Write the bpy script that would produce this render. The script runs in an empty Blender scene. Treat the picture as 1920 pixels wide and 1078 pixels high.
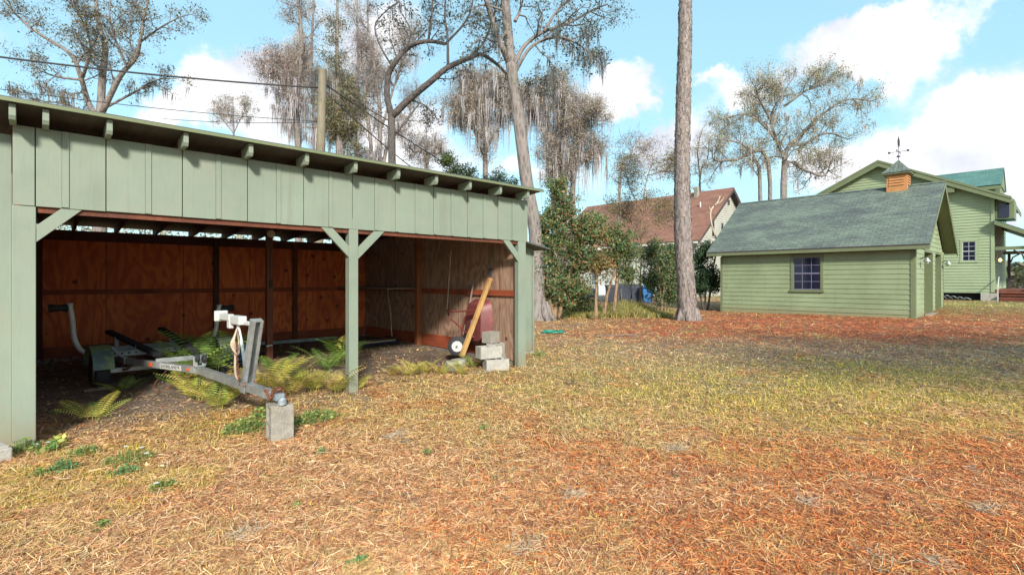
import bpy, math, random
import numpy as np
from mathutils import Vector, Matrix
C = bpy.context.scene
COL = C.collection
random.seed(7); rng = np.random.default_rng(11)

# ------------------------------------------------------------------ camera, world, sun
FA = math.radians(47.0)
CF, SF = math.cos(FA), math.sin(FA)          # forward = (CF,SF); right = (SF,-CF)
HCAM = 1.5
cam = bpy.data.cameras.new('camera'); camo = bpy.data.objects.new('camera', cam); COL.objects.link(camo)
cam.lens = 18.0; cam.sensor_width = 36.0; cam.shift_y = -14/1920; cam.clip_end = 3000; cam.clip_start = 0.05
camo.location = (0, 0, HCAM); camo.rotation_euler = (math.pi/2, 0, FA-math.pi/2)
C.camera = camo
C.view_settings.view_transform = 'Standard'; C.view_settings.look = 'None'
C.view_settings.gamma = 1; C.view_settings.exposure = 1.02
SUN = Vector((-0.50, -0.85, 0.56)).normalized()
SEL = math.asin(SUN.z); SAZ = math.atan2(SUN.x, SUN.y)
sl = bpy.data.lights.new('sun', 'SUN'); sl.energy = 3.3; sl.angle = math.radians(6); sl.color = (1, .93, .82)
so = bpy.data.objects.new('sun', sl); COL.objects.link(so); so.location = (-10, -16, 20)
so.rotation_euler = (-SUN).to_track_quat('-Z', 'Y').to_euler()

def build_world():
    w = bpy.data.worlds.new('World'); C.world = w; w.use_nodes = True
    nt = w.node_tree; N = nt.nodes; L = nt.links; N.clear()
    def mth(op, a, b=None, c=None):
        n = N.new('ShaderNodeMath'); n.operation = op
        for i, v in enumerate((a, b, c)):
            if v is None: continue
            if isinstance(v, (int, float)): n.inputs[i].default_value = v
            else: L.new(v, n.inputs[i])
        return n.outputs[0]
    out = N.new('ShaderNodeOutputWorld'); bg = N.new('ShaderNodeBackground')
    sky = N.new('ShaderNodeTexSky'); sky.sky_type = 'NISHITA'; sky.sun_disc = False
    sky.sun_elevation = SEL; sky.sun_rotation = SAZ; sky.air_density = 1.0; sky.dust_density = 1.2; sky.ozone_density = 1.5
    tc = N.new('ShaderNodeTexCoord')
    # wobble the direction, then measure azimuth / elevation round the zenith axis
    no = N.new('ShaderNodeTexNoise'); no.inputs['Scale'].default_value = 7; no.inputs['Detail'].default_value = 7; no.inputs['Roughness'].default_value = .62
    L.new(tc.outputs['Generated'], no.inputs['Vector'])
    sub = N.new('ShaderNodeVectorMath'); sub.operation = 'SUBTRACT'; L.new(no.outputs['Color'], sub.inputs[0]); sub.inputs[1].default_value = (.5, .5, .5)
    scl = N.new('ShaderNodeVectorMath'); scl.operation = 'SCALE'; scl.inputs['Scale'].default_value = .22; L.new(sub.outputs[0], scl.inputs[0])
    add = N.new('ShaderNodeVectorMath'); add.operation = 'ADD'; L.new(tc.outputs['Generated'], add.inputs[0]); L.new(scl.outputs[0], add.inputs[1])
    sp = N.new('ShaderNodeSeparateXYZ'); L.new(add.outputs[0], sp.inputs[0])
    x, y, z = sp.outputs
    f = mth('ADD', mth('MULTIPLY', x, CF), mth('MULTIPLY', y, SF))
    r = mth('SUBTRACT', mth('MULTIPLY', x, SF), mth('MULTIPLY', y, CF))
    az = mth('ARCTAN2', r, f)
    hz = mth('SQRT', mth('ADD', mth('MULTIPLY', x, x), mth('MULTIPLY', y, y)))
    el = mth('ARCTAN2', z, hz)
    # px, py, half width, half height in 1920-pixel units, strength
    cl = [(1530,88,80,42,1),(1620,85,90,50,1),(1690,105,60,55,1),(1180,140,60,42,.95),(1150,165,55,50,.8),(1215,182,38,26,.9),(1228,272,40,36,1),(1300,260,60,60,.8),
          (1400,165,60,34,1),(1330,138,45,12,.7),(1680,285,120,60,1),(1790,205,70,55,1),(1830,260,150,75,1),(1900,230,80,110,1),(1930,330,180,90,.9),(1560,330,120,45,.9),
          (470,125,85,40,.9),(420,150,60,45,.8),(365,212,75,36,1),(290,245,90,30,.9),(520,215,80,60,.8),(640,60,70,80,.6),(740,70,90,70,.8),(790,270,80,60,.9),(690,230,60,70,.7),
          (1850,15,220,26,.55),(1660,15,110,22,.5),(1000,330,240,40,.7),(100,-60,200,40,.5),(-200,60,220,60,.8),(2150,120,200,130,.9)]
    tot = mth('MULTIPLY', mth('LESS_THAN', f, -.05), .55)  # unseen cloud cover added behind the camera to brighten the shed inside
    for px, py, rx, ry, s in cl:
        u = (px-960)/960; v = (525-py)/960
        a0 = math.atan(u); e0 = math.atan(v/math.sqrt(1+u*u))
        k = 1/(1+u*u)
        sa = rx/960*k*1.0; se = ry/960*math.sqrt(k)*.95
        da = mth('MULTIPLY', mth('SUBTRACT', az, a0), 1/sa); de = mth('MULTIPLY', mth('SUBTRACT', el, e0), 1/se)
        q = mth('ADD', mth('MULTIPLY', da, da), mth('MULTIPLY', de, de))
        g = mth('MULTIPLY', mth('EXPONENT', mth('MULTIPLY', q, -1.0)), s*1.0)
        tot = g if tot is None else mth('ADD', tot, g)
    n2 = N.new('ShaderNodeTexNoise'); n2.inputs['Scale'].default_value = 9; n2.inputs['Detail'].default_value = 9; n2.inputs['Roughness'].default_value = .6
    L.new(tc.outputs['Generated'], n2.inputs['Vector'])
    dens = mth('ADD', tot, mth('MULTIPLY', mth('SUBTRACT', n2.outputs[0], .5), 1.0))
    mr = N.new('ShaderNodeMapRange'); mr.interpolation_type = 'SMOOTHSTEP'
    mr.inputs['From Min'].default_value = .24; mr.inputs['From Max'].default_value = .92
    L.new(dens, mr.inputs['Value'])
    # cloud colour: white with grey-lilac undersides from a soft noise
    n3 = N.new('ShaderNodeTexNoise'); n3.inputs['Scale'].default_value = 7; n3.inputs['Detail'].default_value = 6
    L.new(tc.outputs['Generated'], n3.inputs['Vector'])
    cr = N.new('ShaderNodeMix'); cr.data_type = 'RGBA'
    r2 = N.new('ShaderNodeMapRange'); r2.inputs['From Min'].default_value = .36; r2.inputs['From Max'].default_value = .56; L.new(n3.outputs[0], r2.inputs['Value'])
    L.new(r2.outputs[0], cr.inputs['Factor']); cr.inputs['A'].default_value = (4.1, 4.3, 4.8, 1); cr.inputs['B'].default_value = (6.0, 6.0, 6.1, 1)
    tint = N.new('ShaderNodeMix'); tint.data_type = 'RGBA'; tint.blend_type = 'MULTIPLY'; tint.inputs['Factor'].default_value = 1
    L.new(sky.outputs[0], tint.inputs['A']); tint.inputs['B'].default_value = (1.2, 1.42, 1.3, 1)
    pale = N.new('ShaderNodeMix'); pale.data_type = 'RGBA'; pale.inputs['Factor'].default_value = .6
    L.new(tint.outputs['Result'], pale.inputs['A']); pale.inputs['B'].default_value = (2.7, 4.6, 5.4, 1)
    mx = N.new('ShaderNodeMix'); mx.data_type = 'RGBA'
    L.new(mr.outputs[0], mx.inputs['Factor']); L.new(pale.outputs['Result'], mx.inputs['A']); L.new(cr.outputs['Result'], mx.inputs['B'])
    L.new(mx.outputs['Result'], bg.inputs['Color']); bg.inputs['Strength'].default_value = .1
    L.new(bg.outputs[0], out.inputs[0])
build_world()

# ------------------------------------------------------------------ projection helpers (pixel units of the 1920 px photo)
def PW(px, py, d):
    u = (px-960)/960; v = (525-py)/960
    return Vector((d*(CF+u*SF), d*(SF-u*CF), HCAM+v*d))
def proj(x, y, z=0.0):
    d = x*CF+y*SF; lat = x*SF-y*CF
    d = np.maximum(d, 1e-3) if isinstance(d, np.ndarray) else max(d, 1e-3)
    return 960+960*lat/d, 525+960*(HCAM-z)/d, d
def G(px, py):
    d = 960*HCAM/(py-525); p = PW(px, py, d); return p.x, p.y
def sstep(a, b, x):
    t = np.clip((x-a)/(b-a), 0, 1); return t*t*(3-2*t)
def gh(x, y):
    x = np.asarray(x, float); y = np.asarray(y, float)
    h = .26*np.exp(-(((x-33)/5)**2+((y-2)/5)**2))
    ins = sstep(7.4, 9.4, y)*sstep(-.6, .2, x)*(1-sstep(6.2, 6.9, x))*(1-sstep(12.1, 12.8, y))
    h = h+.11*ins
    h = h-.06*np.exp(-(((x-24)/4)**2+((y-12)/4)**2))
    h = h+.012*np.sin(x*1.7+.5*y)*np.cos(y*1.3-.4*x)+.008*np.sin(3.1*x+1)*np.sin(2.7*y)
    return h

# ------------------------------------------------------------------ tagging
def tag(o, label=None, cat=None, group=None, kind=None):
    if label: o['label'] = label
    if cat: o['category'] = cat
    if group: o['group'] = group
    if kind: o['kind'] = kind
    return o
def thing(name, label, cat, loc=(0, 0, 0), rz=0, group=None):
    o = bpy.data.objects.new(name, None); COL.objects.link(o); o.empty_display_size = .2
    o.location = loc; o.rotation_euler = (0, 0, rz)
    return tag(o, label, cat, group)
def copy_tree(o, parent=None):
    c = o.copy(); COL.objects.link(c); c.parent = parent
    for ch in [q for q in COL.objects if q.parent == o]: copy_tree(ch, c)
    return c

# ------------------------------------------------------------------ mesh builder
class MB:
    def __init__(s): s.v = []; s.f = []; s.uv = {}
    def add(s, vs, fs):
        n = len(s.v); s.v += [tuple(v) for v in vs]; s.f += [tuple(i+n for i in f) for f in fs]; return s
    def box(s, c, size, rz=0, mat=None):
        hx, hy, hz = [q/2 for q in size]
        M = mat if mat is not None else Matrix.Rotation(rz, 3, 'Z')
        vs = [Vector(c)+M@Vector((x, y, z)) for x in (-hx, hx) for y in (-hy, hy) for z in (-hz, hz)]
        return s.add(vs, [(0,1,3,2),(4,6,7,5),(0,4,5,1),(2,3,7,6),(0,2,6,4),(1,5,7,3)])
    def bx(s, x0, x1, y0, y1, z0, z1): return s.box(((x0+x1)/2, (y0+y1)/2, (z0+z1)/2), (x1-x0, y1-y0, z1-z0))
    def beam(s, a, b, w, h, up=(0, 0, 1)):
        a = Vector(a); b = Vector(b); d = (b-a); L = d.length; d.normalize()
        sx = d.cross(Vector(up)); 
        if sx.length < 1e-4: sx = Vector((1, 0, 0))
        sx.normalize(); u = sx.cross(d).normalized()
        M = Matrix((sx, d, u)).transposed()
        return s.box((a+b)/2, (w, L, h), mat=M)
    def prism(s, poly, vec):
        n = len(poly); vec = Vector(vec)
        vs = [Vector(p) for p in poly]+[Vector(p)+vec for p in poly]
        fs = [tuple(range(n))[::-1], tuple(range(n, 2*n))]+[(i, (i+1) % n, n+(i+1) % n, n+i) for i in range(n)]
        return s.add(vs, fs)
    def tube(s, pts, rad, n=8, cap=True):
        pts = [Vector(p) for p in pts]
        if not hasattr(rad, '__len__'): rad = [rad]*len(pts)
        rings = []; prev = None
        for i, p in enumerate(pts):
            d = (pts[min(i+1, len(pts)-1)]-pts[max(i-1, 0)])
            if d.length < 1e-9: d = Vector((0, 0, 1))
            d.normalize()
            a = prev if prev is not None else (Vector((1, 0, 0)) if abs(d.x) < .8 else Vector((0, 1, 0)))
            a = (a-d*a.dot(d)); 
            if a.length < 1e-6: a = d.orthogonal()
            a.normalize(); prev = a; b = d.cross(a)
            rings.append([p+(a*math.cos(2*math.pi*k/n)+b*math.sin(2*math.pi*k/n))*rad[i] for k in range(n)])
        vs = [q for r in rings for q in r]; fs = []
        for i in range(len(pts)-1):
            for k in range(n):
                fs.append((i*n+k, i*n+(k+1) % n, (i+1)*n+(k+1) % n, (i+1)*n+k))
        if cap:
            fs.append(tuple(range(n))[::-1]); fs.append(tuple((len(pts)-1)*n+k for k in range(n)))
        return s.add(vs, fs)
    def cyl(s, a, b, r, n=12): return s.tube([a, b], r, n)
    def lathe(s, c, axis, prof, n=20):
        axis = Vector(axis).normalized(); a = axis.orthogonal().normalized(); b = axis.cross(a); c = Vector(c)
        vs = []; m = len(prof)
        for k in range(n):
            t = 2*math.pi*k/n
            for r, h in prof: vs.append(c+axis*h+(a*math.cos(t)+b*math.sin(t))*r)
        fs = []
        for k in range(n):
            for i in range(m-1):
                fs.append((k*m+i, ((k+1) % n)*m+i, ((k+1) % n)*m+i+1, k*m+i+1))
        return s.add(vs, fs)
    def build(s, name, mat, parent=None, local=False, smooth=False, bevel=0):
        off = Vector((0, 0, 0))
        if parent is not None and not local:
            p = parent
            while p is not None: off += p.location; p = p.parent
        me = bpy.data.meshes.new(name)
        me.from_pydata([(v[0]-off.x, v[1]-off.y, v[2]-off.z) for v in s.v], [], s.f); me.update()
        import bmesh
        bm = bmesh.new(); bm.from_mesh(me); bmesh.ops.recalc_face_normals(bm, faces=bm.faces)
        bm.to_mesh(me); bm.free()
        if smooth:
            for p in me.polygons: p.use_smooth = True
            if smooth == 'auto': me.set_sharp_from_angle(angle=math.radians(38))
        me.materials.append(mat)
        o = bpy.data.objects.new(name, me); COL.objects.link(o)
        if parent is not None: o.parent = parent
        if bevel:
            m = o.modifiers.new('bevel', 'BEVEL'); m.width = bevel; m.segments = 2; m.limit_method = 'ANGLE'
        return o
def npmesh(name, V, Fi, mat, parent=None, col=None, smooth=False):
    """V (n,3) F (m,k) numpy; col (m,3) per-face linear colour"""
    off = np.zeros(3); p = parent
    while p is not None: off = off+np.array(p.location); p = p.parent
    V = np.asarray(V, np.float32)-off.astype(np.float32); m, k = Fi.shape
    me = bpy.data.meshes.new(name)
    me.vertices.add(len(V)); me.vertices.foreach_set('co', V.astype(np.float32).ravel())
    me.loops.add(m*k); me.loops.foreach_set('vertex_index', Fi.astype(np.int32).ravel())
    me.polygons.add(m); me.polygons.foreach_set('loop_start', (np.arange(m)*k).astype(np.int32))
    me.polygons.foreach_set('loop_total', np.full(m, k, np.int32))
    me.update(calc_edges=True)
    if col is not None:
        at = me.color_attributes.new('Col', 'FLOAT_COLOR', 'CORNER')
        c4 = np.ones((m, k, 4), np.float32); c4[:, :, :3] = col[:, None, :]
        at.data.foreach_set('color', c4.ravel())
    if smooth: me.polygons.foreach_set('use_smooth', np.ones(m, bool))
    me.materials.append(mat)
    o = bpy.data.objects.new(name, me); COL.objects.link(o)
    if parent is not None: o.parent = parent
    return o

# ------------------------------------------------------------------ materials
def newmat(name):
    m = bpy.data.materials.new(name); m.use_nodes = True
    nt = m.node_tree; return m, nt, nt.nodes['Principled BSDF']
def mix(nt, a, b, fac, blend='MIX'):
    n = nt.nodes.new('ShaderNodeMix'); n.data_type = 'RGBA'; n.blend_type = blend
    for k, v in (('A', a), ('B', b)):
        if isinstance(v, tuple): n.inputs[k].default_value = (*v[:3], 1)
        else: nt.links.new(v, n.inputs[k])
    if isinstance(fac, (int, float)): n.inputs['Factor'].default_value = fac
    else: nt.links.new(fac, n.inputs['Factor'])
    return n.outputs['Result']
def noise(nt, vec, scale, detail=4, rough=.55, dist=0):
    n = nt.nodes.new('ShaderNodeTexNoise'); n.inputs['Scale'].default_value = scale; n.inputs['Detail'].default_value = detail
    n.inputs['Roughness'].default_value = rough; n.inputs['Distortion'].default_value = dist
    nt.links.new(vec, n.inputs['Vector']); return n.outputs[0]
def mapr(nt, v, a, b, c=0, d=1):
    n = nt.nodes.new('ShaderNodeMapRange'); n.inputs[1].default_value = a; n.inputs[2].default_value = b
    n.inputs[3].default_value = c; n.inputs[4].default_value = d; nt.links.new(v, n.inputs[0]); return n.outputs[0]
def mapping(nt, vec, sc=(1, 1, 1), loc=(0, 0, 0)):
    n = nt.nodes.new('ShaderNodeMapping'); n.inputs['Scale'].default_value = sc; n.inputs['Location'].default_value = loc
    nt.links.new(vec, n.inputs['Vector']); return n.outputs[0]
def mathn(nt, op, a, b=None):
    n = nt.nodes.new('ShaderNodeMath'); n.operation = op
    for i, v in enumerate((a, b)):
        if v is None: continue
        if isinstance(v, (int, float)): n.inputs[i].default_value = v
        else: nt.links.new(v, n.inputs[i])
    return n.outputs[0]
def bump(nt, b, h, strength=.3, dist=.01):
    n = nt.nodes.new('ShaderNodeBump'); n.inputs['Strength'].default_value = strength; n.inputs['Distance'].default_value = dist
    nt.links.new(h, n.inputs['Height']); nt.links.new(n.outputs[0], b.inputs['Normal'])
def objc(nt): return nt.nodes.new('ShaderNodeTexCoord').outputs['Object']
def surf(name, c, var=.2, scale=3, rough=.7, grain=(1, 1, 1), gs=40, gv=.15, bs=.2, metal=0, c2=None, c2t=(.55, .7), c2s=2):
    """paint / wood / metal / stone with cloudy variation, directional fine grain, optional patches of a second colour"""
    m, nt, b = newmat(name); oc = objc(nt)
    n1 = noise(nt, oc, scale, 5, .6)
    lo = tuple(q*(1-var) for q in c); hi = tuple(min(1, q*(1+var)) for q in c)
    col = mix(nt, lo, hi, mapr(nt, n1, .3, .7))
    g = noise(nt, mapping(nt, oc, grain), gs, 4, .6)
    col = mix(nt, col, (0, 0, 0), mapr(nt, g, .3, .75, gv, 0))
    if c2 is not None:
        p = noise(nt, oc, c2s, 6, .65)
        col = mix(nt, col, c2, mapr(nt, p, *c2t))
    nt.links.new(col, b.inputs['Base Color'])
    b.inputs['Roughness'].default_value = rough; b.inputs['Metallic'].default_value = metal
    bump(nt, b, g, bs, .01); return m
M = {}
M['shed_green'] = surf('shed_green_paint', (.195, .242, .192), .13, .9, .62, (1, 1, .1), 45, .07, .10, c2=(.215, .24, .19), c2t=(.48, .72), c2s=2.2)
def add_splash(m, c, z0, z1):
    nt = m.node_tree; b = nt.nodes['Principled BSDF']; src = b.inputs['Base Color'].links[0].from_socket
    g = nt.nodes.new('ShaderNodeNewGeometry'); s = nt.nodes.new('ShaderNodeSeparateXYZ'); nt.links.new(g.outputs['Position'], s.inputs[0])
    n = noise(nt, mapping(nt, g.outputs['Position'], (1, 1, .5)), 9, 5, .7)
    h = mathn(nt, 'SUBTRACT', s.outputs[2], mathn(nt, 'MULTIPLY', n, .5))
    nt.links.new(mix(nt, src, c, mapr(nt, h, z0, z1, .75, 0)), b.inputs['Base Color'])
    st = noise(nt, mapping(nt, g.outputs['Position'], (1, 1, .05)), 6, 5, .7)
    src = b.inputs['Base Color'].links[0].from_socket
    nt.links.new(mix(nt, src, tuple(q*.55 for q in c), mapr(nt, st, .56, .78, 0, .35)), b.inputs['Base Color'])
M['shed_dark'] = surf('shed_soffit_paint', (.13, .17, .11), .2, 1.5, .7, (1, 1, 1), 30, .2, .2)
M['gar_green'] = surf('garage_siding_paint', (.24, .295, .17), .14, .8, .6, (.2, .2, 1), 30, .15, .15, c2=(.22, .30, .17), c2t=(.55, .8), c2s=1.3)
M['gar_trim'] = surf('garage_trim_paint', (.15, .18, .095), .1, 1.2, .6, (1, 1, .2), 25, .15, .15)
M['house_green'] = surf('house_siding_paint', (.28, .35, .215), .1, .6, .6, (.2, .2, 1), 20, .12, .1)
M['brown_wood'] = surf('brown_stained_wood', (.15, .042, .018), .35, 2, .75, (1, 1, .1), 30, .4, .3, c2=(.05, .02, .012), c2t=(.55, .75), c2s=3)
M['brown_wood2'] = surf('brown_stained_board', (.30, .065, .025), .35, 2, .75, (.1, .1, 1), 30, .4, .3)
M['orange_wood'] = surf('orange_stained_post', (.30, .10, .035), .3, 2, .7, (1, 1, .1), 30, .4, .3)
M['dark_wood'] = surf('old_dark_wood', (.095, .028, .018), .3, 2, .8, (1, 1, .1), 30, .4, .3)
M['plank'] = surf('weathered_plank', (.50, .30, .11), .25, 3, .65, (1, 1, .08), 40, .4, .2, c2=(.25, .13, .05))
M['grey_wood'] = surf('grey_weathered_wood', (.22, .18, .15), .3, 3, .8, (1, 1, .1), 40, .4, .3)
M['white_wood'] = surf('pale_wood', (.5, .42, .3), .2, 3, .7, (1, 1, .1), 40, .3, .2)
M['concrete'] = surf('concrete_block', (.33, .31, .27), .25, 5, .9, (1, 1, 1), 60, .35, .6, c2=(.17, .15, .12), c2t=(.52, .72), c2s=6)
M['white_block'] = surf('whitewashed_block', (.40, .385, .35), .2, 6, .9, (1, 1, 1), 60, .3, .5, c2=(.25, .22, .19), c2t=(.55, .7), c2s=7)
M['galv'] = surf('galvanised_steel', (.42, .45, .46), .3, 6, .45, (1, 1, 1), 50, .3, .1, metal=.55, c2=(.26, .22, .18), c2t=(.6, .75), c2s=9)
M['galv_dk'] = surf('dull_blue_grey_steel', (.27, .31, .34), .3, 5, .5, (1, 1, 1), 50, .3, .1, metal=.3)
M['rust'] = surf('rusty_iron', (.20, .075, .035), .5, 20, .85, (1, 1, 1), 60, .5, .5)
M['black'] = surf('black_rubber', (.022, .024, .028), .3, 6, .75, (1, 1, 1), 50, .3, .3)
M['carpet'] = surf('dark_bunk_carpet', (.012, .012, .02), .3, 8, .95, (1, 1, 1), 90, .4, .5)
M['white'] = surf('white_plastic', (.50, .52, .51), .08, 4, .45, (1, 1, 1), 20, .1, .05, c2=(.42, .42, .38), c2t=(.6, .8), c2s=5)
M['pvc'] = surf('pvc_pipe', (.66, .68, .66), .1, 4, .45, (1, 1, 1), 20, .15, .05)
M['fender_g'] = surf('algae_stained_fender', (.10, .16, .16), .3, 6, .6, (1, 1, 1), 30, .3, .1, c2=(.17, .23, .08), c2t=(.45, .6), c2s=5)
M['fender_w'] = surf('grey_fender', (.15, .17, .19), .25, 6, .6, (1, 1, 1), 30, .3, .1)
M['orange'] = surf('amber_reflector', (.75, .12, .02), .1, 5, .3)
M['red_tray'] = surf('faded_red_steel', (.17, .045, .045), .25, 3, .5, (1, 1, 1), 30, .2, .1, c2=(.38, .05, .025), c2t=(.5, .65), c2s=1.6)
M['red_frame'] = surf('dark_red_tube', (.17, .035, .03), .2, 6, .5)
M['blue'] = surf('blue_plastic', (.02, .13, .36), .15, 4, .45)
M['bin_dark'] = surf('slate_bin_plastic', (.028, .036, .06), .15, 3, .5)
M['teal'] = surf('green_hose_plastic', (.02, .26, .18), .2, 8, .4)
M['navy'] = surf('navy_sheet', (.015, .03, .08), .3, 3, .45)
M['black_glass'] = surf('dark_window_glass', (.012, .014, .035), .2, 2, .08, gv=0, bs=0)
M['sash_blue'] = surf('dusty_lilac_sash', (.16, .16, .24), .1, 3, .5)
M['white_paint'] = surf('white_house_siding', (.58, .58, .56), .08, .6, .6, (.3, .3, 1), 20, .1, .1)
M['cream'] = surf('weathered_gable_siding', (.40, .395, .35), .12, .7, .7, (.3, .3, 1), 20, .15, .1)
M['dark_trim'] = surf('dark_brown_trim', (.06, .045, .05), .2, 2, .7)
M['copper'] = surf('cedar_louvre', (.52, .24, .09), .15, 4, .6, (1, 1, 1), 30, .2, .1)
M['iron'] = surf('weathered_iron', (.09, .09, .11), .2, 8, .5, metal=.4)
M['pole'] = surf('utility_pole_wood', (.24, .21, .15), .2, 2, .85, (1, 1, .06), 30, .4, .4)
M['cable'] = surf('black_cable', (.025, .025, .03), .1, 5, .6)
M['deck'] = surf('red_stained_deck', (.20, .06, .035), .25, 2, .7, (.2, 1, 1), 30, .3, .2)
M['car'] = surf('dark_blue_car_paint', (.015, .035, .12), .1, 2, .25)
M['crawl_shade'] = surf('crawlspace_shade', (.02, .018, .02), .3, 3, .95)
M['rope'] = surf('faded_strap', (.45, .36, .28), .25, 12, .85)
M['door'] = surf('garage_door_paint', (.30, .38, .22), .1, 1.5, .55)
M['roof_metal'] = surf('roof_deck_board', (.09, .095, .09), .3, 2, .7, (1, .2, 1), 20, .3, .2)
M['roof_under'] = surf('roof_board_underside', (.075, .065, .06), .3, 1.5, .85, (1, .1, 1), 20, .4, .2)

add_splash(M['shed_green'], (.20, .17, .11), -.25, .12)
add_splash(M['gar_green'], (.20, .17, .09), -.25, .12)
def lamp_mat(name, c, s):
    m, nt, b = newmat(name); b.inputs['Base Color'].default_value = (*c, 1)
    b.inputs['Emission Color'].default_value = (*c, 1); b.inputs['Emission Strength'].default_value = s; return m
M['lamp'] = lamp_mat('warm_lamp_glass', (1, .62, .2), 2.2)

def shingle(name, c1, c2, c3, bw=.33, bh=.15, streak=True):
    m, nt, b = newmat(name)
    uv = nt.nodes.new('ShaderNodeUVMap').outputs[0]
    br = nt.nodes.new('ShaderNodeTexBrick'); nt.links.new(uv, br.inputs['Vector'])
    br.inputs['Scale'].default_value = 1; br.inputs['Brick Width'].default_value = bw; br.inputs['Row Height'].default_value = bh
    br.inputs['Mortar Size'].default_value = .012; br.inputs['Mortar Smooth'].default_value = .6; br.inputs['Bias'].default_value = 0
    br.inputs['Color1'].default_value = (*c1, 1); br.inputs['Color2'].default_value = (*c2, 1)
    br.inputs['Mortar'].default_value = tuple(q*.45 for q in c1)+(1,)
    n = noise(nt, mapping(nt, uv, (.5, 1.3, 1)), .9, 8, .72, .6)
    col = mix(nt, br.outputs['Color'], c3, mapr(nt, n, .42, .62, 0, .85))
    n2 = noise(nt, mapping(nt, uv, (1, 2.5, 1)), 5, 5, .65)
    col = mix(nt, col, tuple(min(1, q*1.7) for q in c2), mapr(nt, n2, .52, .75, 0, .5))
    g = noise(nt, uv, 90, 3, .6); col = mix(nt, col, (0, 0, 0), mapr(nt, g, .3, .7, .35, 0))
    nt.links.new(col, b.inputs['Base Color']); b.inputs['Roughness'].default_value = .85
    bump(nt, b, br.outputs['Fac'], .5, -.02); return m
M['shingle_green'] = shingle('green_grey_shingles', (.125, .165, .14), (.18, .225, .185), (.065, .075, .085))
M['shingle_teal'] = shingle('teal_shingles', (.08, .20, .18), (.12, .27, .24), (.05, .13, .13))
M['shingle_red'] = shingle('rust_brown_shingles', (.27, .12, .08), (.33, .17, .115), (.17, .075, .065))

def plywood(name, ca, cb, cc, k=46):
    m, nt, b = newmat(name); oc = objc(nt)
    s = nt.nodes.new('ShaderNodeSeparateXYZ'); nt.links.new(oc, s.inputs[0])
    u = mathn(nt, 'ADD', s.outputs[0], s.outputs[1]); z = s.outputs[2]
    pu = mathn(nt, 'DIVIDE', u, 1.22); fl = mathn(nt, 'FLOOR', pu); fr = mathn(nt, 'FRACT', pu)
    cb_ = nt.nodes.new('ShaderNodeCombineXYZ')
    nt.links.new(mathn(nt, 'MULTIPLY', u, 1.5), cb_.inputs[0]); nt.links.new(mathn(nt, 'MULTIPLY', fl, 5.37), cb_.inputs[1]); nt.links.new(mathn(nt, 'MULTIPLY', z, .42), cb_.inputs[2])
    n = noise(nt, cb_.outputs[0], 1.7, 3, .5, .5)
    w = mathn(nt, 'SINE', mathn(nt, 'MULTIPLY', n, k))
    col = mix(nt, ca, cb, mapr(nt, w, -.7, .9))
    fine = noise(nt, mapping(nt, oc, (1, 1, .05)), 80, 3, .6)
    col = mix(nt, col, cc, mapr(nt, fine, .45, .75, 0, .6))
    big = noise(nt, oc, 1.1, 4, .6); col = mix(nt, col, cc, mapr(nt, big, .45, .75, 0, .6))
    kn = nt.nodes.new('ShaderNodeTexVoronoi'); kn.inputs['Scale'].default_value = 2.6; nt.links.new(oc, kn.inputs['Vector'])
    col = mix(nt, col, tuple(q*.25 for q in cc), mapr(nt, kn.outputs['Distance'], .09, .13, .85, 0))
    col = mix(nt, col, (.008, .004, .003), mathn(nt, 'LESS_THAN', fr, .008))
    nt.links.new(col, b.inputs['Base Color']); b.inputs['Roughness'].default_value = .75
    bump(nt, b, w, .15, .004); return m
M['ply_red'] = plywood('red_brown_plywood', (.70, .175, .042), (.50, .10, .028), (.30, .055, .02))
M['ply_pale'] = plywood('faded_brown_plywood', (.36, .235, .165), (.21, .12, .08), (.25, .155, .11), 60)

def bark(name, c, c2, sc=10):
    m, nt, b = newmat(name); oc = objc(nt)
    v = mapping(nt, oc, (1, 1, .28))
    vo = nt.nodes.new('ShaderNodeTexVoronoi'); vo.inputs['Scale'].default_value = sc; nt.links.new(v, vo.inputs['Vector'])
    n = noise(nt, v, sc*1.3, 6, .7, .4)
    h = mathn(nt, 'ADD', vo.outputs['Distance'], n)
    col = mix(nt, tuple(q*.45 for q in c), c, mapr(nt, h, .55, 1.0))
    col = mix(nt, col, c2, mapr(nt, noise(nt, oc, 1.3, 6, .7), .5, .68, 0, .8))
    nt.links.new(col, b.inputs['Base Color']); b.inputs['Roughness'].default_value = .95
    bump(nt, b, h, 1.0, .05); return m
M['bark_pine'] = bark('pine_bark', (.25, .205, .19), (.19, .185, .18), 9)
M['bark_pale'] = bark('pale_bark', (.34, .28, .22), (.20, .20, .15), 9)
M['bark_dark'] = bark('dark_bark', (.10, .085, .08), (.07, .07, .07), 14)
M['bark_warm'] = bark('warm_bark', (.30, .20, .12), (.16, .15, .11), 14)
M['bark_grey'] = bark('grey_bark', (.23, .20, .19), (.15, .15, .12), 8)

def colmat(name, rough=.8, trans=0.0, grain=None):
    m, nt, b = newmat(name)
    at = nt.nodes.new('ShaderNodeAttribute'); at.attribute_name = 'Col'
    nt.links.new(at.outputs['Color'], b.inputs['Base Color']); b.inputs['Roughness'].default_value = rough
    if trans:
        t = nt.nodes.new('ShaderNodeBsdfTranslucent'); nt.links.new(at.outputs['Color'], t.inputs[0])
        mx = nt.nodes.new('ShaderNodeMixShader'); mx.inputs[0].default_value = trans
        out = nt.nodes['Material Output']
        nt.links.new(b.outputs[0], mx.inputs[1]); nt.links.new(t.outputs[0], mx.inputs[2]); nt.links.new(mx.outputs[0], out.inputs[0])
    return m
M['leaf'] = colmat('foliage', .55, .3)
M['litter'] = colmat('dry_leaf_litter', .7, .1)
M['moss'] = colmat('hanging_moss', .95, .25)

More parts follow.
